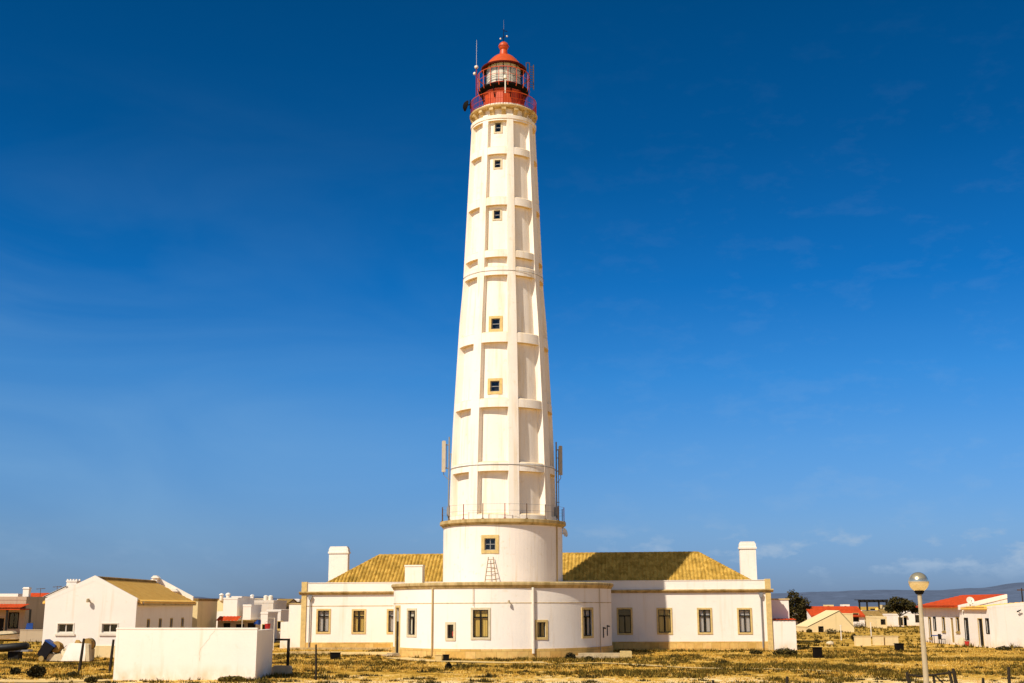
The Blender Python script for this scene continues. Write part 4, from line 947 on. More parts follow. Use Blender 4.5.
b = MB(); b.lathe([(.445, -.40), (.46, -.38), (.46, -.28), (.445, -.26)], 24, m=m); b.build('band', M['dark'], TK, 40)
b = MB(); b.box(-.4, -.28, -.4, .4, 0, .8); b.box(.28, .4, -.4, .4, 0, .8); b.build('support', M['concrete'], TK)
blob('boulder', 'rough brown boulder behind the left end of the white slab', 'rock', (jx(72), Yj + .9, 0), .42, .42, .95, M['barrel'], seed=5)
b = MB(); b.prism([(-.85, 0), (.72, 0), (.62, 1.12), (-.44, 1.15)], -.06, .06, Matrix.Rotation(R(-12), 4, 'X')); 
WS = thing('leaning_slab', 'pale slab leaning in front of the brown tank', 'slab', (jx(76.5), Yj - .3, 0)); b.build('face', M['white'], WS)
b = MB(); b.prism([(.735, 0), (.98, 0.0), (.86, 1.05), (.64, 1.10)], .0, .5); b.build('prop', M['sack'], WS)
# dinghy on a stand, white hull beyond it
g = gnd(17, 660); DN = thing('dinghy', 'black inflatable dinghy raised on a short stand at the left edge', 'dinghy', (X(17, 650, g.y), g.y, 0))
b = MB(); pts = []
for i in range(17):
    t = i / 16 * PI; pts.append((-1.6 + 2.9 * math.sin(t / 1) * .0 + (1.55 * math.sin(t) + 0.0) + 1.0 * 0, .55 * math.cos(t), .78 + .12 * math.sin(t)))
pts = [(-1.6, -.55, .72)] + [(x + .9 - .3, y, z) for x, y, z in [(p_[0], p_[1] * -1, p_[2]) for p_ in pts]] + [(-1.6, .55, .72)]
b.path(pts, .24, 10)
for p_ in pts: b.lathe([(max(.01, .24 * math.sin(PI * i / 6)), -.24 * math.cos(PI * i / 6)) for i in range(7)], 10, c=p_)
b.build('tube', M['rubber'], DN, 60)
b = MB(); b.box(-1.5, .9, -.4, .4, .55, .66); b.build('floor', M['grey'], DN)
b = MB(); b.box(-.45, .25, -.35, .35, 0, .56); b.box(-.7, .5, -.45, .45, 0, .08); b.build('stand', M['dark'], DN)
b = MB(); b.bevbox(-.15, .12, -.2, .2, .66, 1.02); b.build('seat', M['grey'], DN)
g = gnd(8, 641); HB = thing('white_boat', 'low white boat hull on the sand behind the black dinghy', 'boat', (X(6, 636, g.y), g.y, 0), R(6))
b = MB(); st = []
for j, (x, hwid, zt) in enumerate(((-3, 1.0, .62), (-1.5, 1.05, .62), (0, 1.0, .66), (1, .85, .74), (1.9, .4, .86), (2.15, .05, .92))):
    st.append(len(b.v)); b.v += [(x, -hwid, zt), (x, -hwid * .8, .2), (x, 0, .0 if x < 1.5 else .3), (x, hwid * .8, .2), (x, hwid, zt)]
for j in range(5):
    for i in range(4): b.f.append((st[j] + i, st[j + 1] + i, st[j + 1] + i + 1, st[j] + i + 1))
    b.f.append((st[j], st[j] + 4, st[j + 1] + 4, st[j + 1]))
b.f.append(tuple(st[0] + i for i in range(5))); b.build('hull', M['whitem'], HB, 30)
b = MB(); b.prism([(-.8, .66), (1.0, .72), (.7, .98), (-.4, .98)], -.6, .6); b.build('foredeck', M['sack'], HB)
b = MB(); b.path([(-3.02, -1.02, .6), (-1.5, -1.07, .6), (0, -1.02, .64), (1, -.87, .72), (1.9, -.42, .84), (2.2, 0, .92)], .05); b.build('rub_rail', M['dark'], HB)

# --- small things on the ground near the keepers' building
def crate(name, label, u0, u1, vt, vb, m, cat='box', group=None):
    g = gnd((u0 + u1) / 2, vb); w = (X(u1, vb, g.y) - X(u0, vb, g.y)); h = at(u0, vt, g.y).z
    t = thing(name, label, cat, (g.x, g.y, 0), R(random.uniform(-8, 8)), group)
    b = MB(); b.prism([(-w / 2 * .94, -.05), (w / 2 * .94, -.05), (w / 2, h * .86), (w / 2 * .95, h * .9), (-w / 2 * .95, h * .9), (-w / 2, h * .86)], 0, w * .9); b.build('body', M[m], t)
    b = MB(); b.bevbox(-w / 2 - .03, w / 2 + .03, -.03, w * .9 + .03, h * .9, h, .02); b.build('lid', M[m], t)
    return t
crate('utility_box', 'squat black box on the grass before the left wing', 330, 339.6, 652.6, 658.8, 'black', group='dark boxes on the grass')
crate('utility_box', 'black box against the curved plinth, next to a tan box', 442.8, 448.8, 654.6, 661.0, 'black', group='dark boxes on the grass')
crate('utility_box', 'tan box against the curved plinth, next to a black box', 434.6, 441.8, 654.8, 661.0, 'surround', group='dark boxes on the grass')
crate('waste_bin', 'tall dark bin standing in the grass right of the white annex', 815.2, 822.6, 647.2, 657.6, 'black', 'bin', 'dark bins on the right')
crate('waste_bin', 'dark bin near the porch house, left of the street lamp', 897.2, 904.4, 643.4, 650.6, 'black', 'bin', 'dark bins on the right')
# concrete step block and slabs at the right of the round block
g = gnd(606, 658)
ST = thing('concrete_steps', 'low pale concrete slabs and block beside the rounded front block', 'steps', (g.x, g.y, 0), -R(2))
b = MB(); b.bevbox(-1.9, 1.75, 0, 1.3, -.1, .30, .02); b.build('slab', M['concrete'], ST)
b = MB(); b.bevbox(-2.3, .9, -.9, -.004, -.1, .16, .02); b.build('slab', M['concrete'], ST)
b = MB(); b.bevbox(.95, 1.72, -.75, -.004, -.1, .48, .03); b.build('block', M['surround'], ST)

# --- annexes of the keepers' building
def KBw(x, y): return Vector((TX + x * cs_ + y * sn_, TY - x * sn_ + y * cs_, 0))
q = KBw(xR + .05, WY + .02)
x1_ = X(796.2, 640, q.y)
AN = thing('annex', 'small white annex in two blocks with red tiled edge beside the right wing', 'building', (q.x, q.y, 0), -PSI)
w = x1_ - q.x; h1 = Z(785, 620.5, q.y); h2 = Z(785, 598.5, q.y + 2)
b = MB(); b.box(0.02, w, 0, 2.0, -.1, h1); b.build('front_block', M['white'], AN)
b = MB(); o = Vector((.0, -.10, h1 + .0)); tiled(b, o, Vector((1, 0, 0)), Vector((0, 1, .04)).normalized(), w + .1, lambda x: (0, 2.05), .3, .04, .5, 4); b.build('tile_edge', M['tile_red'], AN, 50)
b = MB(); b.box(0.02, w - .22, 2.0, 6.0, h1 - .05, h2 - .1); b.build('rear_block', M['white'], AN)
b = MB(); b.box(-.0, w - .15, 1.93, 6.1, h2 - .1, h2); b.build('coping', M['trim'], AN)
blob('boulder', 'small pale stone at the foot of the white annex', 'rock', tuple(gnd(780, 649.5)), .28, .2, .35, M['sack'], seed=9)
q = KBw(xL - .05, WY + .5); x0_ = X(279.5, 640, q.y)
AL = thing('annex', 'plain white stepped annex at the left end of the keepers building', 'building', (q.x, q.y, 0), -PSI)
w = q.x - x0_; wa = q.x - X(287.5, 640, q.y); h1 = Z(283, 622, q.y); h2 = Z(294, 603, q.y)
b = MB(); b.box(-wa, -.02, 0, 5, -.1, h2 - .1); b.build('tall_block', M['white'], AL)
b = MB(); b.box(-wa - .05, -.02, -.05, 5.05, h2 - .1, h2); b.build('coping', M['trim2'], AL)
b = MB(); b.box(-w, -wa - .004, .05, 5, -.1, h1); b.build('low_block', M['white'], AL)

# --- middle village between gabled house and annex
def vhouse(name, label, u0, u1, vt, Y, depth, **kw):
    return house(name, label, 'house', X(u0, 610, Y), X(u1, 610, Y), Y, depth, Z((u0 + u1) / 2, vt, Y), **kw)
vhouse('shed_house', 'brownish flat roofed house right behind the gabled house', 184, 197.6, 601.0, 103.5, 6.8, roof='flat', rh=.22, wmat='cream', trimm='tile_brown')
t = vhouse('cube_house', 'white box house with stepped front and three chimney pots', 223, 237, 599.2, 122, 8, roof='flat', rh=.15, wmat='white')
b = MB(); cw = X(237, 610, 122) - X(223, 610, 122); b.box(-cw / 2 - .9, -cw / 2 + .0, .0, 4, 0, Z(222, 611.5, 122)); b.build('side_block', M['white'], t)
for u, v0 in ((214.4, 592.5), (221, 593), (228, 592.2)):
    p = at(u, 599, 125); pp = thing('chimney_pot', 'white chimney pot, %s of three in a row behind the gabled house' % {214.4: 'leftmost', 221: 'middle one', 228: 'rightmost'}[u], 'chimney', (p.x, 125 + (3 if u < 224 else 0), Z(u, 600, 125) - .05), 0, 'chimney pots in a row')
    h_ = Z(u, v0, 125) - Z(u, 600, 125); b = MB(); b.tube((0, 0, 0), (0, 0, h_ * .75), .2, .17, 12); b.build('shaft', M['white'], pp, 40); b = MB(); b.lathe([(.12, h_ * .75), (.26, h_ * .76), (.24, h_ * .86), (.06, h_)], 12); b.build('cowl', M['white'], pp, 40)
vhouse('pot_house', 'low tan eaved house under the chimney pots', 205, 224, 600.0, 128, 6, roof='flat', rh=.12, wmat='cream', trimm='tile_brown')
Yq = 108
x0, x1 = X(217.5, 625, Yq), X(256, 625, Yq)
LS = thing('lean_to', 'long low lean-to with red tile roof and shaded openings behind the yard wall', 'shed', ((x0 + x1) / 2, Yq, 0)); hw = (x1 - x0) / 2
zt = Z(230, 618.4, Yq); zf = Z(230, 621.6, Yq - 1.0)
b = MB(); fwall(b, lambda s, z, d: (-hw + s, d, z), 0, 2 * hw, -.1, zt - .2, [(.5, .1, 1.1, 2.0), (1.6, 1.0, 2.3, 1.9), (2.6, .1, 3.3, 2.0)], .2); b.quad((hw, 0, 0), (hw, 2, 0), (hw, 2, zt - .1), (hw, 0, zt - .1)); b.build('wall', M['greyw'], LS)
b = MB(); tiled(b, Vector((-hw, -1.0, zf)), Vector((1, 0, 0)), Vector((0, 3, 3 * (zt - zf))).normalized() if False else Vector((0, 1.0, zt - zf)).normalized(), hw * 1.15, lambda x: (0, 1.6), .3, .05, .5, 4); b.build('tile_roof', M['tile_red'], LS, 50)
b = MB(); b.box(-hw + hw * 1.16, hw, -.9, 1, zf + .05, zf + .14); b.build('flat_roof', M['tile_brown'], LS)
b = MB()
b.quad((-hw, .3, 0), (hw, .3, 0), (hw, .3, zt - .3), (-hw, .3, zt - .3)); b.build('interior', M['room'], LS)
t = vhouse('terrace_house', 'white terrace house with a low block and twin water tanks on its roof', 250, 273, 603.0, 136, 8, roof='flat', rh=.3, wmat='white2', front=[(1.1, 1.9, .6, .8, 'dark'), (5.0, .3, 1.2, 2.4, 'surround')])
for u, nm in ((265.8, 'left'), (270.6, 'right')):
    p = at(u, 600, 138); z0 = Z(260, 603, 136) - .05; zt_ = Z(u, 595.2, 138)
    w_ = thing('water_tank', 'white round water tank, %s one of the pair on the terrace house' % nm, 'tank', (p.x, 138, z0), 0, 'water tanks on a roof'); h_ = zt_ - z0
    b = MB(); b.tube((0, 0, 0), (0, 0, h_ * .85), .26, n=14); b.build('drum', M['whitem'], w_, 40); b = MB(); b.lathe([(.27, h_ * .85), (.2, h_ * .95), (.05, h_)], 14); b.build('lid', M['whitem'], w_, 40)
p = at(252, 600, 137); w_ = thing('chimney_pot', 'slim white chimney pot alone on the left corner of the terrace house', 'chimney', (p.x, 137, Z(260, 603, 136) - .05)); h_ = Z(252, 594, 137) - Z(260, 603, 136)
b = MB(); b.box(-.16, .16, -.16, .16, 0, h_ * .85); b.build('shaft', M['white'], w_); b = MB(); b.lathe([(.24, h_ * .85), (.2, h_ * .92), (.05, h_)], 4); b.build('cowl', M['white'], w_)
vhouse('low_house', 'low white house with an open side, in front of the water tanks', 267, 281, 611.5, 126, 7, roof='flat', rh=.2, wmat='white', front=[(1.4, 1.2, .5, .7, 'surround')])
vhouse('far_house', 'greyish house with dark tiled roof between the water tanks and the left annex', 273, 287, 603.6, 150, 8, roof='gable_side', rh=.55, rmat='tile_brown', wmat='greyw', front=[(1.6, 2.2, .7, 1.2, 'surround'), (3.6, 2.2, .7, 1.2, 'dark')])
for u0, u1, vt, Y, d, lab, m_, fr in ((206, 216, 601.0, 170, 7, 'tiny far white house just right of the brownish flat roofed house', 'white', [(1.0, 1.4, .6, .8, 'dark')]),
        (241, 252, 600.6, 165, 7, 'far white house showing between the box house and the terrace house', 'white', [(1.4, 2.2, .6, .8, 'dark')]),
        (254, 263, 599.8, 190, 7, 'far cream house behind the left end of the terrace house', 'cream', [(1.2, 3.4, .6, .8, 'dark')]),
        (277, 284, 600.4, 175, 6, 'far white house peeping over the dark tiled roof', 'white', [(.8, 3.4, .6, .6, 'dark')]),
        (291, 299, 600.2, 185, 6, 'far white house behind the left annex of the keepers building', 'white', [(1.0, 3.4, .6, .6, 'dark')]),
        (261, 268, 614.0, 119, 5, 'small white hut with a dark door below the water tanks', 'white', [(.45, .1, .5, 1.6, 'door')]),
        (231, 241, 597.6, 180, 7, 'far white house whose top shows just above the box house', 'white', [(1.6, 3.6, .7, .6, 'dark')]),
        (243, 251, 606.5, 121, 5, 'white wall-like house right of the box house, low and narrow', 'white', [(.5, 1.4, .4, .5, 'dark')]),
        (268, 277, 601.6, 168, 6, 'far white house right behind the water tanks', 'white', [(.9, 3.0, .6, .7, 'dark')]),
        (279, 288, 613.0, 132, 5, 'little white hut with an ochre opening just left of the left annex', 'white', [(.6, .9, .5, .7, 'surround')])):
    vhouse('village_house', lab, u0, u1, vt, Y, d, roof='flat', rh=.2, wmat=m_, front=fr)
# washing and odds on a line behind the yard wall
p = at(257, 623.5, 100); b = MB()
for i in range(6):
    for j in range(4):
        f_ = lambda a, c: (-.25 + a / 6 * .55, .08 * math.sin(a * 1.3), p.z - .12 + c / 4 * .30 + .06 * math.sin(a + c) + (.1 * a / 6))
        b.quad(f_(i, j), f_(i + 1, j), f_(i + 1, j + 1), f_(i, j + 1))
LN = thing('washing_line', 'washing line with a bright blue cloth behind the yard wall', 'washing line', (p.x, 100, 0))
b.build('blue_cloth', M['blue'], LN); b = MB(); b.tube((-1.2, 0, 0), (-1.2, 0, p.z + .45), .03); b.tube((1.4, 0, 0), (1.4, 0, p.z + .45), .03); b.tube((-1.2, 0, p.z + .43), (1.4, 0, p.z + .43), .01); b.build('poles', M['whitem'], LN)

# --- right-hand houses (facades on the plane x = XF, facing the lane to their left)
Y1, Y2, Y3 = 106.0, 112.2, 123.2
XF = X(991, 640, Y1)
hB = Z(991, 607.6, Y1)
def sB(u):       # distance along the left facade from its far end for pixel column u
    d = ray(u, 630); return Y2 - .3 - XF / d.x * d.y
xw = 9.5
sl_ = []
for (u0, u1, v0, v1, k) in ((965.2, 968.6, 618.5, 639.5, 'dark'), (978.6, 983.0, 618.8, 646.5, 'door'), (986.6, 989.4, 619, 633, 'dark')):
    a, c = sB(u0), sB(u1); Ym = Y2 - .3 - (a + c) / 2; z0 = max(.06, Z(u0, v1, Ym)); sl_.append(((a + c) / 2, z0, c - a, Z(u0, v0, Ym) - z0, k))
H2 = house('corner_house', 'white corner house with narrow dark openings at the right edge', 'house', XF, XF + xw, Y1, Y2 - Y1 - .3, hB, 'gable_front', .40, 'tile_tan', 'white', left=sl_, eave=.26, ridge=.55, thick=.16, y_in=.3)
b = MB(); b.prism([(-xw / 2 - .02, hB - .05), (-xw / 2 + xw * .55, hB + .3), (xw / 2 + .02, hB - .05), (xw / 2 + .02, hB + .12), (-xw / 2 + xw * .55, hB + .66), (-xw / 2 - .02, hB + .12)], -.006, .29); b.build('gable_coping', M['white'], H2)
b = MB(); p = at(1018, 611, Y1); q_ = p.x - (XF + xw / 2); b.tube((q_, 0, p.z), (q_, -.25, p.z + .05), .03); b.tube((q_ - .18, -.22, p.z - .06), (q_ + .18, -.22, p.z + .1), .06, .04); b.build('wall_lamp', M['dark'], H2)
hA = Z(962, 604.2, Y2); hAr = Z(1007, 594.2, Y2) - hA
xw2 = X(1007.3, 600, Y2) - XF
def sA_(u):
    d = ray(u, 630); return Y3 - XF / d.x * d.y
sl2 = []
for (u0, u1, v0, v1, k) in ((929.4, 931.6, 617.5, 637, 'ochre_wood'), (934.2, 936.4, 617.5, 630, 'dark'), (943, 945.4, 617.5, 630.5, 'ochre_wood'), (950.6, 953.6, 618, 642.5, 'wooddoor'), (957, 959.8, 617.6, 631, 'ochre_wood')):
    a, c = sA_(u0), sA_(u1); Ym = Y3 - (a + c) / 2; z0 = max(.06, Z(u0, v1, Ym)); sl2.append(((a + c) / 2, z0, c - a, Z(u0, v0, Ym) - z0, k))
H1 = house('red_roofed_house', 'white house with red tiled roof and yellow wooden shutters behind the street lamp', 'house', XF, XF + xw2, Y2, Y3 - Y2, hA - .08, 'shed_front', hAr + .05, 'tile_red', 'white', left=sl2, eave=.62, thick=.12)
b = MB(); b.prism([(-xw2 / 2 - .3, hA - .5), (xw2 / 2, hA + hAr - .35), (xw2 / 2, hA + hAr), (-xw2 / 2 - .3, hA - .1)], -.06, .19); b.build('gable_parapet', M['white'], H1)
p = at(970, 601.2, Y2 - 1.2)
SD = thing('satellite_dish', 'white satellite dish on the roof of the corner house', 'dish', (p.x, Y2 - 1.2, hB + .12))
b = MB(); m = Matrix.Translation((0, 0, p.z - hB - .1)) @ Matrix.Rotation(R(70), 4, 'X') @ Matrix.Rotation(R(0), 4, 'Z')
b.lathe([(.01, 0), (.15, .02), (.28, .07), (.35, .12), (.34, .13), (.01, .03)], 24, m=m); b.build('reflector', M['whitem'], SD, 40)
b = MB(); b.tube((0, .05, 0), (0, .05, p.z - hB - .1), .04); b.build('mast', M['grey'], SD); b = MB(); b.tube((0, 0, p.z - hB - .35), (0, -.35, p.z - hB - .1), .015); b.tube((0, -.35, p.z - hB - .14), (0, -.4, p.z - hB - .04), .04); b.build('receiver', M['grey'], SD)
p = at(940, 637, 116); PT = thing('patio_table', 'blue patio table standing before the red roofed house', 'table', (XF - 1.0, 116.6, 0), R(80))
b = MB(); b.bevbox(-.7, .7, -.4, .4, .72, .78, .02); b.build('top', M['blue'], PT)
for sx in (-.6, .6):
    for sy in (-.32, .32): b = MB(); b.tube((sx, sy, 0), (sx * .95, sy, .72), .03); b.build('leg', M['dark'], PT)
CH = thing('patio_chair', 'dark chair beside the blue patio table', 'chair', (XF - 1.0, 115.2, 0), R(100))
b = MB(); b.box(-.24, .24, -.24, .24, .43, .47); b.build('seat', M['dark'], CH); b = MB(); b.box(-.24, .24, .2, .25, .47, .92); b.build('backrest', M['dark'], CH)
for sx in (-.2, .2):
    for sy in (-.2, .2): b = MB(); b.tube((sx, sy, 0), (sx, sy, .43), .022); b.build('leg', M['dark'], CH)
blob('sack', 'white sack leaning by the wall between the two right-hand houses', 'sack', (XF - .5, 111.4, 0), .35, .35, .55, M['sack'], seed=4)
FP = thing('flower_pot', 'dark red flower pot with a low plant by the corner house door', 'plant pot', (XF - .45, 110.4, 0))
b = MB(); b.lathe([(.02, 0), (.16, 0), (.22, .38), (.25, .4), (.2, .4)], 14); b.build('pot', M['redcloth'], FP, 40)

# --- far village at the right
def vh(name, label, u0, u1, vt, vb, depth, **kw):
    Y = gnd((u0 + u1) / 2, vb).y; return house(name, label, 'house', X(u0, 610, Y), X(u1, 610, Y), Y, depth, Z((u0 + u1) / 2, vt, Y), **kw)
CRH = vh('cream_house', 'cream house with long sloping gable and small dark door among the dry grass', 807, 853, 626.5, 632, 7, roof='gable_front', rh=2.1, rmat='cream', wmat='cream', ridge=.70, eave=.05,
   front=[(1.7 - .2, .08, .42, .5, 'dark'), (4.7 - .2 - 1.5 + .1, .05, .0001 + .55, .78, 'door')] if False else [(1.75, .06, .55, .62, 'dark')], tiles=False)
vh('cream_house', 'cream boxy house joined to the right of the sloping gable', 838, 852.5, 614.5, 631.5, 5, roof='flat', rh=.15, wmat='cream')
vh('red_roofed_house', 'long low house with bright red roof behind the cream gable', 811, 864, 615.5, 626.5, 9, roof='gable_side', rh=1.5, rmat='tile_red', wmat='white', front=[(7.6, .8, 1.0, 1.4, 'door')], eave=.4, tiles=True)
vh('white_shed', 'small white shed between the dark tree and the cream gable', 795, 811, 616, 626, 4, roof='flat', rh=.15, wmat='white', front=[(1.2, .3, .6, 1.4, 'door')])
vh('brown_roofed_house', 'cream house with weathered brown roof below the pergola', 864, 884, 617.0, 626, 7, roof='gable_side', rh=1.0, rmat='tile_brown', wmat='cream', front=[(1.1, .8, .7, 1.0, 'surround')])
vh('brown_roofed_house', 'pale house with brown roof below the dark round tree', 885, 906, 616.0, 625.5, 7, roof='gable_side', rh=1.1, rmat='tile_brown', wmat='white', front=[(2.1, .8, .7, 1.0, 'surround')])
vh('white_house', 'white house with a raised roof block just left of the street lamp', 901, 924, 613.5, 625.5, 7, roof='flat', rh=.3, wmat='white', front=[(3.0, .6, 1.0, 1.6, 'dark')])
vh('white_house', 'tiny white gabled house under the left post of the pergola', 880, 889, 612.5, 622.5, 6, roof='gable_front', rh=.9, rmat='tile_tan', wmat='white', front=[(.9, .7, .6, .8, 'dark')])
for u0, u1, vt, vb, lab, m_, fr in ((868, 878, 611.5, 623, 'white house behind the brown roofs under the pergola', 'white', [(1.0, 2.0, .8, .8, 'dark')]),
        (889, 897, 614.5, 624.5, 'small white house under the dark round tree', 'white', [(.9, .6, .7, 1.4, 'door')]),
        (907, 915, 611.5, 622.5, 'taller white house behind the one left of the street lamp', 'white', [(1.1, 2.0, .8, .8, 'dark')]),
        (893, 903, 615.5, 626.5, 'low white hut in front of the dark round tree', 'white', [(1.2, .2, .7, 1.3, 'door')]),
        (876, 886, 618.0, 628.0, 'low cream hut between the two brown roofed houses', 'cream', [(1.0, .6, .6, .7, 'dark')]),
        (784, 794, 613.5, 624.0, 'white house under the bushy tree next to the annex', 'white', [(1.3, .6, .7, .8, 'dark')]),
        (799, 808, 611.5, 619.5, 'far white house just right of the bushy tree', 'white', [(1.4, .9, .8, .9, 'dark')]),
        (914, 928, 609.0, 619.5, 'far white house hidden behind the street lamp pole', 'white', [(1.6, 2.0, .8, .9, 'dark')]),
        (843, 850, 604.8, 611.5, 'very far white house above the red roof', 'white', [(1.6, 2.0, 1.0, 1.2, 'dark')]),
        (826, 834, 605.2, 611.5, 'very far cream house above the left part of the red roof', 'cream', [(1.6, 2.0, 1.0, 1.2, 'dark')])):
    vh('village_house', lab, u0, u1, vt, vb, 6, roof='flat', rh=.25, wmat=m_, front=fr)
# pergola frame
Yk = 226; pk = [X(u, 605, Yk) for u in (859.5, 886.5)]; z1 = Z(870, 601.5, Yk); 
PG = thing('pergola', 'dark open pergola frame above the village roofs', 'pergola', (pk[0], Yk, 0)); wK = pk[1] - pk[0]
for x in (0, wK * .28, wK * .72, wK): b = MB(); b.box(x - .13, x + .13, -.13, .13, 0, z1 - .15); b.build('post', M['dark'], PG)
b = MB(); b.box(-.2, wK + .2, -.2, .2, z1 - .15, z1 + .22); b.build('beam', M['dark'], PG)
for k in range(7): x = wK * k / 6; b = MB(); b.box(x - .07, x + .07, -.6, 3, z1 + .23, z1 + .36); b.build('rafter', M['dark'], PG)
b = MB(); b.box(wK * .1, wK * .92, .2, .3, z1 - 1.8, z1 - 1.55); b.box(wK * .0, wK, .2, .3, z1 - 2.6, z1 - 2.2); b.build('rail', M['grey'], PG)
b = MB(); b.box(wK - .5, wK + .8, .5, 3.5, 0, z1 - .6); b.build('end_wall', M['cream'], PG)
# low cream walls
for i, (u0, u1, v0, v1, lab) in enumerate(((855.6, 871, 636, 645.6, 'leftmost of three low cream walls in the grass'), (874, 883.8, 635.8, 645, 'middle and shortest of three low cream walls in the grass'), (885.4, 898.4, 636, 645, 'rightmost of three low cream walls in the grass'))):
    Y = gnd((u0 + u1) / 2, v1).y; x0, x1 = X(u0, 640, Y), X(u1, 640, Y); z1 = Z(u0, v0, Y); b = MB(); b.box(0, x1 - x0, 0, .5, -.1, z1 - .05); b.box(-.04, x1 - x0 + .04, -.04, .54, z1 - .05, z1)
    tag(b.build('low_wall', M['cream'], None, None, (x0, Y, 0)), lab, 'wall', 'low cream walls')
for u, v0, v1, lab in ((841.4, 625, 640, 'left one of two thin white poles in the far grass'), (871.4, 622.5, 637, 'right one of two thin white poles, above the low cream walls')):
    g = gnd(u, v1); b = MB(); zt = Z(u, v0, g.y); b.tube((0, 0, -.1), (0, 0, zt), .06, .05); b.tube((-.12, 0, zt - .06), (.12, 0, zt - .06), .03); tag(b.build('white_pole', M['whitem'], None, None, (g.x, g.y, 0)), lab, 'pole', 'thin white poles')
blob('boulder', 'pale flat stone in the grass left of the white pole', 'rock', tuple(gnd(830.5, 644.6)), .36, .25, .24, M['sack'], seed=12)
blob('boulder', 'round yellow stone at the foot of the yard wall', 'rock', tuple(gnd(126.5, 673.6)), .36, .28, .5, M['cream'], seed=15)
# power pole at far right
p = at(1022.5, 600, 140); b = MB(); UP = thing('utility_pole', 'dark pole with a cross arm behind the corner house', 'pole', (p.x, 140, 0)); b.tube((0, 0, 0), (0, 0, Z(1022, 588, 140)), .09, .07); b.build('mast', M['wood'], UP); b = MB(); z_ = Z(1022, 590, 140); b.box(-.5, .5, -.06, .06, z_ - .06, z_ + .06); b.build('cross_arm', M['rust'], UP)

# ================================================================== trees and bushes
def leafcloud(b, blobs, n, size, seed):
    rnd = random.Random(seed)
    tot = sum(r[3] * r[4] for r in blobs)
    for (x, y, z, rx, rz) in blobs:
        k = int(n * rx * rz / tot)
        for _ in range(k):
            while True:
                d = Vector((rnd.uniform(-1, 1), rnd.uniform(-1, 1), rnd.uniform(-1, 1)))
                if .15 < d.length < 1: break
            d *= (0.55 + 0.45 * rnd.random()) / max(d.length, .3) * (d.length ** .3)
            q = 1 + .45 * noise.noise(d * 2.2 + Vector((seed + x, z, 0)))
            c = Vector((x + d.x * rx * q, y + d.y * rx * q, z + d.z * rz * q))
            a = Vector((rnd.gauss(0, 1), rnd.gauss(0, 1), rnd.gauss(0, 1))).normalized(); o = a.orthogonal().normalized(); s = size * rnd.uniform(.6, 1.4)
            b.quad(c - a * s * .5, c + o * s * .28, c + a * s * .5, c - o * s * .28)
def tree(name, label, loc, h, blobs, n, size, m, seed, cat='tree', trunk_r=.18, group=None):
    t = thing(name, label, cat, loc, 0, group)
    b = MB(); rnd = random.Random(seed); top = Vector((0, 0, h * .45)); b.tube((0, 0, -.2), top * .6, trunk_r, trunk_r * .75); b.tube(top * .6, top, trunk_r * .75, trunk_r * .5)
    for (x, y, z, rx, rz) in blobs: 
        e = Vector((x, y, z)); mid = top * .8 + (e - top * .8) * .5 + Vector((rnd.uniform(-.2, .2), 0, .15)); b.tube(top * .8, mid, trunk_r * .5, trunk_r * .35); b.tube(mid, e, trunk_r * .35, .03)
    b.build('trunk', M['bark'], t, 40)
    b = MB(); leafcloud(b, blobs, n, size, seed); b.build('crown', m, t)
    return t
Yt = 215; p = X(798, 600, Yt); zt = Z(798, 588, Yt)
tree('bushy_tree', 'dark bushy tree rising behind the white annex at the right', (p, Yt, 0), zt, [(-.8, 0, zt - 1.8, 1.25, 1.5), (.7, 0, zt - 2.9, 1.4, 1.5), (-.4, .3, zt - 4.2, 1.9, 1.7), (1.6, 0, zt - 4.4, 1.0, 1.4), (-1.9, 0, zt - 3.2, .9, 1.2), (2.3, 0, zt - 5.2, .7, .9)], 3400, .42, M['leaf_dark'], 3)
Yt = 205; p = X(899, 605, Yt); zt = Z(899, 596.5, Yt)
tree('round_tree', 'very dark broad round tree left of the street lamp globe', (p, Yt, 0), zt, [(-.2, 0, zt - .95, 1.7, .95), (1.4, 0, zt - 1.5, 1.6, .9), (-1.5, 0, zt - 1.8, 1.0, .9), (2.5, 0, zt - 2.1, 1.1, .7), (.3, .4, zt - 1.9, 1.5, .8)], 2600, .42, M['leaf_dark'], 5)
def bush(label, u, vb, wpx, hpx, m, seed, n=500, name='bush', group='dark bushes in the grass'):
    g = gnd(u, vb); k = g.y / F; w, h = wpx * k / 2, hpx * k; t = thing(name, label, 'bush', tuple(g), 0, group)
    b = MB(); leafcloud(b, [(0, 0, h * .45, w * .8, h * .5), (-w * .5, .1, h * .32, w * .5, h * .36), (w * .5, -.1, h * .34, w * .5, h * .38)], n, .13, seed); b.build('leaves', m, t)
    b = MB()
    rnd = random.Random(seed)
    for _ in range(9): b.tube((rnd.uniform(-.1, .1), rnd.uniform(-.1, .1), -.05), (rnd.uniform(-w, w) * .7, rnd.uniform(-w, w) * .5, h * rnd.uniform(.5, .95)), .014, .006, 4)
    b.build('stems', M['bark'], t)
bush('largest dark bush, in the sandy bottom left corner', 36, 677, 20, 12, M['leaf_black'], 21, 1100)
bush('low dark bush left of the largest one in the bottom left corner', 15, 674, 12, 6, M['leaf_black'], 22)
bush('small black bush on the lawn in front of the rounded block', 448.4, 669, 7, 6.5, M['leaf_black'], 23)
bush('dark bush at the foot of the curved plinth, right of the middle', 570.5, 659.5, 11, 7, M['leaf_black'], 24)
bush('flat dark bush beside the curved plinth by the concrete slabs', 589, 661, 10, 5, M['leaf_dark'], 25)
bush('low spreading bush in front of the white annex', 785, 655.5, 26, 8, M['leaf_dark'], 26, 900)
bush('small bush at the corner of the corner house', 1004, 650.5, 16, 5, M['leaf_dark'], 27)
bush('dark shrub in front of the cream gable', 831, 634, 13, 6, M['leaf_dark'], 28)
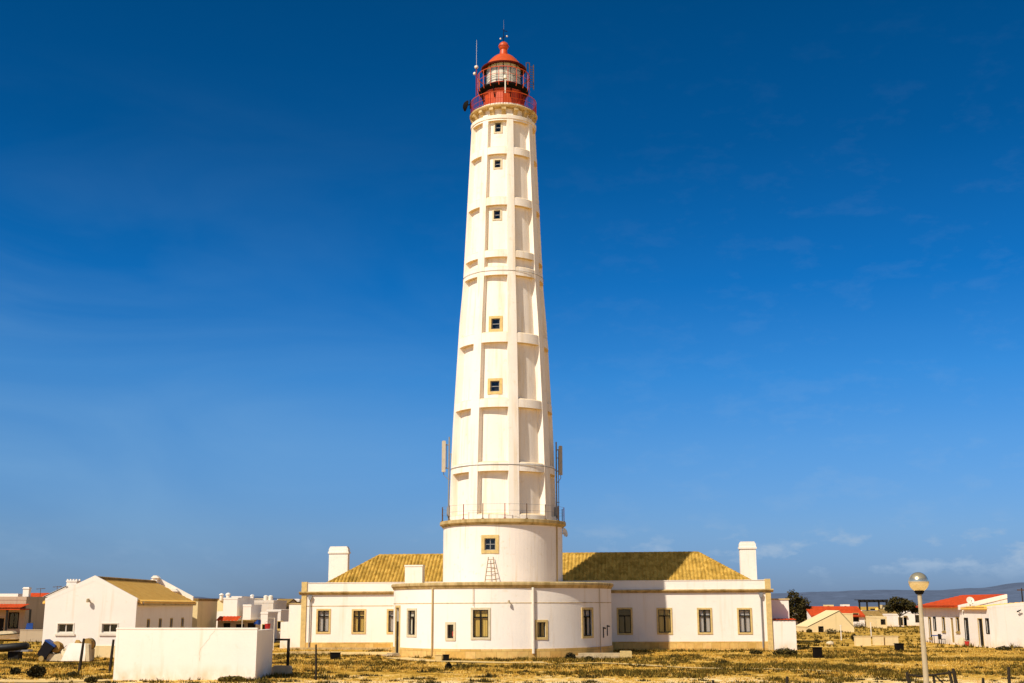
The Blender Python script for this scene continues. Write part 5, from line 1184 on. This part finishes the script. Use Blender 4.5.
bush('dark shrub left of the cream gable', 809.5, 632.5, 6, 4, M['leaf_dark'], 29)
bush('dark shrub beside the cream boxy house', 859, 628, 13, 6, M['leaf_dark'], 30)
bush('dark shrub at the left end of the low cream walls', 854.5, 641, 6, 8, M['leaf_black'], 31)
bush('short bush by the pole in the far grass', 817, 643, 7, 4, M['leaf_dark'], 32)
bush('green tuft along the foot of the yard wall', 232, 681, 30, 4.5, M['leaf_olive'], 33, 1100)
bush('small green bush at the right corner of the yard wall', 262, 682.5, 16, 3.6, M['leaf_olive'], 34, 600)
bush('dark tuft near the right end of the keepers wing', 756, 654, 14, 4, M['leaf_dark'], 35)
bush('dark low bush at the left of the leaning post', 73, 676, 14, 4, M['leaf_dark'], 36)
bush('round dark bush below the leaning post', 91, 682, 14, 5, M['leaf_dark'], 37)

# ================================================================== ground, hills
m, t, bs = new_mat('dry_ground')
co = N(t, 'ShaderNodeTexCoord')
def gnoise(scale, stretch, detail=8, rough=.65):
    mpn = N(t, 'ShaderNodeMapping'); mpn.inputs['Scale'].default_value = stretch; t.links.new(co.outputs['Object'], mpn.inputs[0])
    n = N(t, 'ShaderNodeTexNoise'); n.inputs['Scale'].default_value = scale; n.inputs['Detail'].default_value = detail; n.inputs['Roughness'].default_value = rough
    t.links.new(mpn.outputs[0], n.inputs['Vector']); return n
n1 = gnoise(.30, (.8, .8, 1), 10, .78); n2 = gnoise(1.9, (1, .6, 1), 9, .75); n3 = gnoise(.09, (1, 1, 1), 4)
ad = N(t, 'ShaderNodeMath', operation='MULTIPLY_ADD'); ad.inputs[1].default_value = .55; t.links.new(n1.outputs[0], ad.inputs[0])
ml = N(t, 'ShaderNodeMath', operation='MULTIPLY'); ml.inputs[1].default_value = .45; t.links.new(n2.outputs[0], ml.inputs[0]); t.links.new(ml.outputs[0], ad.inputs[2])
rp_ = N(t, 'ShaderNodeValToRGB'); e = rp_.color_ramp.elements
e[0].position = .36; e[0].color = (.075, .044, .006, 1); e[1].position = .62; e[1].color = (.93, .70, .36, 1)
for p_, c_ in ((.41, (.22, .122, .012)), (.46, (.44, .24, .028)), (.51, (.68, .41, .075))):
    x = e.new(p_); x.color = (*c_, 1)
sy = N(t, 'ShaderNodeSeparateXYZ'); t.links.new(co.outputs['Object'], sy.inputs[0])
mr = N(t, 'ShaderNodeMapRange'); mr.inputs['From Min'].default_value = 57; mr.inputs['From Max'].default_value = 66; mr.inputs['To Min'].default_value = .10; mr.inputs['To Max'].default_value = -.025; t.links.new(sy.outputs['Y'], mr.inputs['Value'])
ad2 = N(t, 'ShaderNodeMath', operation='ADD'); t.links.new(ad.outputs[0], ad2.inputs[0]); t.links.new(mr.outputs[0], ad2.inputs[1])
t.links.new(ad2.outputs[0], rp_.inputs[0]); t.links.new(rp_.outputs[0], bs.inputs['Base Color']); bs.inputs['Roughness'].default_value = 1; bs.inputs['Specular IOR Level'].default_value = 0.05
bp = N(t, 'ShaderNodeBump'); bp.inputs['Strength'].default_value = .9; bp.inputs['Distance'].default_value = .12; n4 = gnoise(3.2, (1, 1, 1)); t.links.new(n4.outputs[0], bp.inputs['Height']); t.links.new(bp.outputs[0], bs.inputs['Normal'])
GM = m
b = MB()
xs = [-6000, -800, -300, -120] + [-90 + i * 1.5 for i in range(121)] + [120, 300, 800, 6000]; ys = [-3000, -300, -20, 20, 40] + [46 + i * 1.5 for i in range(60)] + [150, 200, 300, 600, 1500, 9000]
def gz_(x, y):
    f = max(0, min(1, (y - 44) / 6)) * max(0, min(1, (84 - y) / 6)); return -.03 + f * .10 * noise.noise(Vector((x * .16, y * .16, 1.7)))
k = len(xs)
for y in ys:
    for x in xs: b.v.append((x, y, gz_(x, y)))
for j in range(len(ys) - 1):
    for i in range(k - 1): b.f.append((j * k + i, j * k + i + 1, (j + 1) * k + i + 1, (j + 1) * k + i))
tag(b.build('ground', GM, None, 60), None, None, None, 'structure')
# sandy path strips
PATHS = []
def strip(name, pts, w, m, z=.004):
    b = MB(); n = len(pts); pv = None; PATHS.extend((pts[i], pts[i + 1], w * .5) for i in range(n - 1))
    P = []
    for i in range(n - 1):
        a, c = pts[i], pts[i + 1]
        for q in range(12):
            P.append(a + (c - a) * q / 12)
    P.append(pts[-1])
    for i, p_ in enumerate(P):
        d = (P[min(i + 1, len(P) - 1)] - P[max(i - 1, 0)]).normalized(); nn = Vector((-d.y, d.x, 0)); ww = w * (1 + .45 * noise.noise(Vector((p_.x * .5, p_.y * .5, 5))))
        z_ = gz_(p_.x, p_.y) + .03 + z
        a, c = p_ + nn * ww / 2, p_ - nn * ww / 2; b.v += [(a.x, a.y, z_), (c.x, c.y, z_)]
        if i: j = len(b.v); b.f.append((j - 4, j - 3, j - 1, j - 2))
    return tag(b.build(name, m), None, None, None, 'structure')
strip('path', [gnd(285, 652.5), gnd(330, 653), gnd(392, 653.5)], 5.5, M['sand'])
strip('path', [gnd(545, 663.2), gnd(600, 663.4), gnd(650, 665.4), gnd(720, 668.2), gnd(840, 672.0)], .75, M['sand'])
strip('path', [gnd(396, 657.5), gnd(430, 661.0), gnd(500, 662.2), gnd(545, 661.8)], 1.7, M['sand'])
strip('path', [gnd(0, 680.5), gnd(50, 680.8), gnd(110, 679.5)], 1.6, M['sand'], .008)
strip('path', [gnd(0, 637.5), gnd(40, 638)], 3.5, M['sand'])
for v_, x0u, x1u in ((649.6, 288, 391), (653.6, 288, 330)):
    a, c = gnd(x0u, v_), gnd(x1u, v_); b = MB(); b.box(0, (c - a).length, 0, .22, -.1, .16)
    tag(b.build('kerb', M['trim2'], None, None, (a.x, a.y, 0), (0, 0, math.atan2(c.y - a.y, c.x - a.x))), None, None, None, 'structure')

# hazy hills on the far side of the lagoon
def ridge(name, pts, Y, seed, m, d=600):
    b = MB(); n = 160; u0, u1 = pts[0][0], pts[-1][0]; rows = []
    for i in range(n + 1):
        u = u0 + (u1 - u0) * i / n
        for (a, va), (c, vc) in zip(pts, pts[1:]):
            if a <= u <= c: s_ = (u - a) / (c - a); s_ = s_ * s_ * (3 - 2 * s_); v = va + (vc - va) * s_; break
        v += .7 * noise.noise(Vector((u * .03, seed, 0))) + .35 * noise.noise(Vector((u * .15, seed, 3)))
        top = at(u, v, Y); x = top.x
        rows.append([(x, Y - d, -1), (x, Y - d * .55, top.z * .35 + 3 * noise.noise(Vector((x * .004, 1, seed)))), (x, Y - d * .25, top.z * .75 + 5 * noise.noise(Vector((x * .005, 4, seed)))), (x, Y, top.z), (x, Y + d, 0)])
    for r_ in rows: b.v += r_
    for i in range(n):
        for j in range(4): q = i * 5 + j; b.f.append((q, q + 5, q + 6, q + 1))
    return tag(b.build(name, m, None, 60), None, None, None, 'structure')
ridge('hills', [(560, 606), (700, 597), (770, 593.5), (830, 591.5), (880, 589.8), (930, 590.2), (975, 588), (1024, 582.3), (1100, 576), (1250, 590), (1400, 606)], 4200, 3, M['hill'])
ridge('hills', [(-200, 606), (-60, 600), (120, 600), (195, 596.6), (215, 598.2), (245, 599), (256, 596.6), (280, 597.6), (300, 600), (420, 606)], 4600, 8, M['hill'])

# ================================================================== grass
def blocked(x, y):
    dx, dy = x - TX, y - TY; lx, ly = dx * cs_ - dy * sn_, dx * sn_ + dy * cs_
    if lx * lx + ly * ly < (RB + .15) ** 2: return True
    if xL - 2.2 < lx < xR + 2.5 and WY - .1 < ly < WY + 9: return True
    if abs(lx) < RB and 0 < ly < WY: return True
    if hx0 - .1 < x < hx1 + .1 and Yh - .1 < y < Yh + 15: return True
    if ex0 - .1 < x < ex1 + .1 and Ye - .2 < y < Ye + 5: return True
    if x > XF and Y1 < y < Y3: return True
    for a, c, w in PATHS:
        vx, vy = c.x - a.x, c.y - a.y; t = max(0, min(1, ((x - a.x) * vx + (y - a.y) * vy) / (vx * vx + vy * vy)))
        if (x - a.x - vx * t) ** 2 + (y - a.y - vy * t) ** 2 < w * w: return True
    return False
def tufts(name, label, cat, n, ymin, ymax, m, dens, hmin, hmax, blades, bw, seed):
    rnd = random.Random(seed); b = MB(); V, Fc = b.v, b.f; made = 0; tries = 0
    while made < n and tries < n * 14:
        tries += 1
        y = ymin + (ymax - ymin) * rnd.random() ** 1.0; half = y * .445 + 2; x = rnd.uniform(-half, half)
        dn = dens(x, y)
        if rnd.random() > dn or blocked(x, y): continue
        made += 1; z = gz_(x, y) - .01; hh = rnd.uniform(hmin, hmax) * (.6 + .6 * dn)
        for _ in range(blades):
            a = rnd.uniform(0, 2 * PI); r_ = rnd.uniform(0, .12); lx, ly = math.cos(a), math.sin(a); le = rnd.uniform(.15, .8) * hh; h = hh * rnd.uniform(.6, 1.1)
            px, py = x + lx * r_, y + ly * r_; k = len(V)
            V.append((px - ly * bw, py + lx * bw, z)); V.append((px + ly * bw, py - lx * bw, z)); V.append((px + lx * le, py + ly * le, z + h)); Fc.append((k, k + 1, k + 2))
    o = b.build(name, m); tag(o, label, cat, None, 'stuff'); return o
def dn1(x, y):
    q = noise.noise(Vector((x * .22, y * .16, 0))) + .5 * noise.noise(Vector((x * .9, y * .6, 3))); return max(.05, min(1, .45 + .9 * q)) * (1 if y > 64 else .45)
def dn2(x, y):
    q = noise.noise(Vector((x * .10, y * .20, 9))) + .75 * noise.noise(Vector((x * .6, y * .6, 5)))
    q += .18 if (x > 6 and 62 < y < 84) else (-.12 if y < 61.5 else (.07 if y < 84 else 0)); return max(0, min(1, (q - .02) * 2.6))
tufts('dry_grass', 'short dry ochre grass spread over the sandy ground', 'grass', 42000, 50, 104, M['dry'], dn1, .04, .15, 5, .018, 1)
tufts('green_scrub', 'dark green creeping scrub in patches among the dry grass', 'ground cover', 16000, 50, 106, M['scrub'], dn2, .05, .24, 6, .03, 2)
tufts('far_grass', 'dark and dry grass patches in the fields behind the buildings', 'grass', 6500, 104, 215, M['scrub'], dn2, .15, .4, 5, .06, 3)

def clumps(name, label, n, m, seed):
    rnd = random.Random(seed); b = MB(); V, Fc = b.v, b.f; k = 0
    while k < n:
        y = 54 + 36 * rnd.random() ** 1.6; half = y * .44; x = rnd.uniform(-half, half)
        if blocked(x, y) or (x > 3 and rnd.random() < .25): continue
        k += 1; rad = rnd.uniform(.15, .55); hh = rnd.uniform(.10, .32)
        for _ in range(int(60 * rad / .3)):
            a = rnd.uniform(0, 2 * PI); q = rad * rnd.random() ** .6; px, py = x + math.cos(a) * q * 1.3, y + math.sin(a) * q; h = hh * (1.1 - q / rad * .7) * rnd.uniform(.5, 1.1); a2 = rnd.uniform(0, 2 * PI); lx, ly = math.cos(a2), math.sin(a2); z = gz_(px, py) - .01; j = len(V)
            V.append((px - ly * .03, py + lx * .03, z)); V.append((px + ly * .03, py - lx * .03, z)); V.append((px + lx * h * .6, py + ly * h * .6, z + h)); Fc.append((j, j + 1, j + 2))
    o = b.build(name, m); tag(o, label, 'ground cover', None, 'stuff')
clumps('dark_weeds', 'dark low clumps of weeds dotted over the pale sand', 300, M['leaf_dark'], 7)
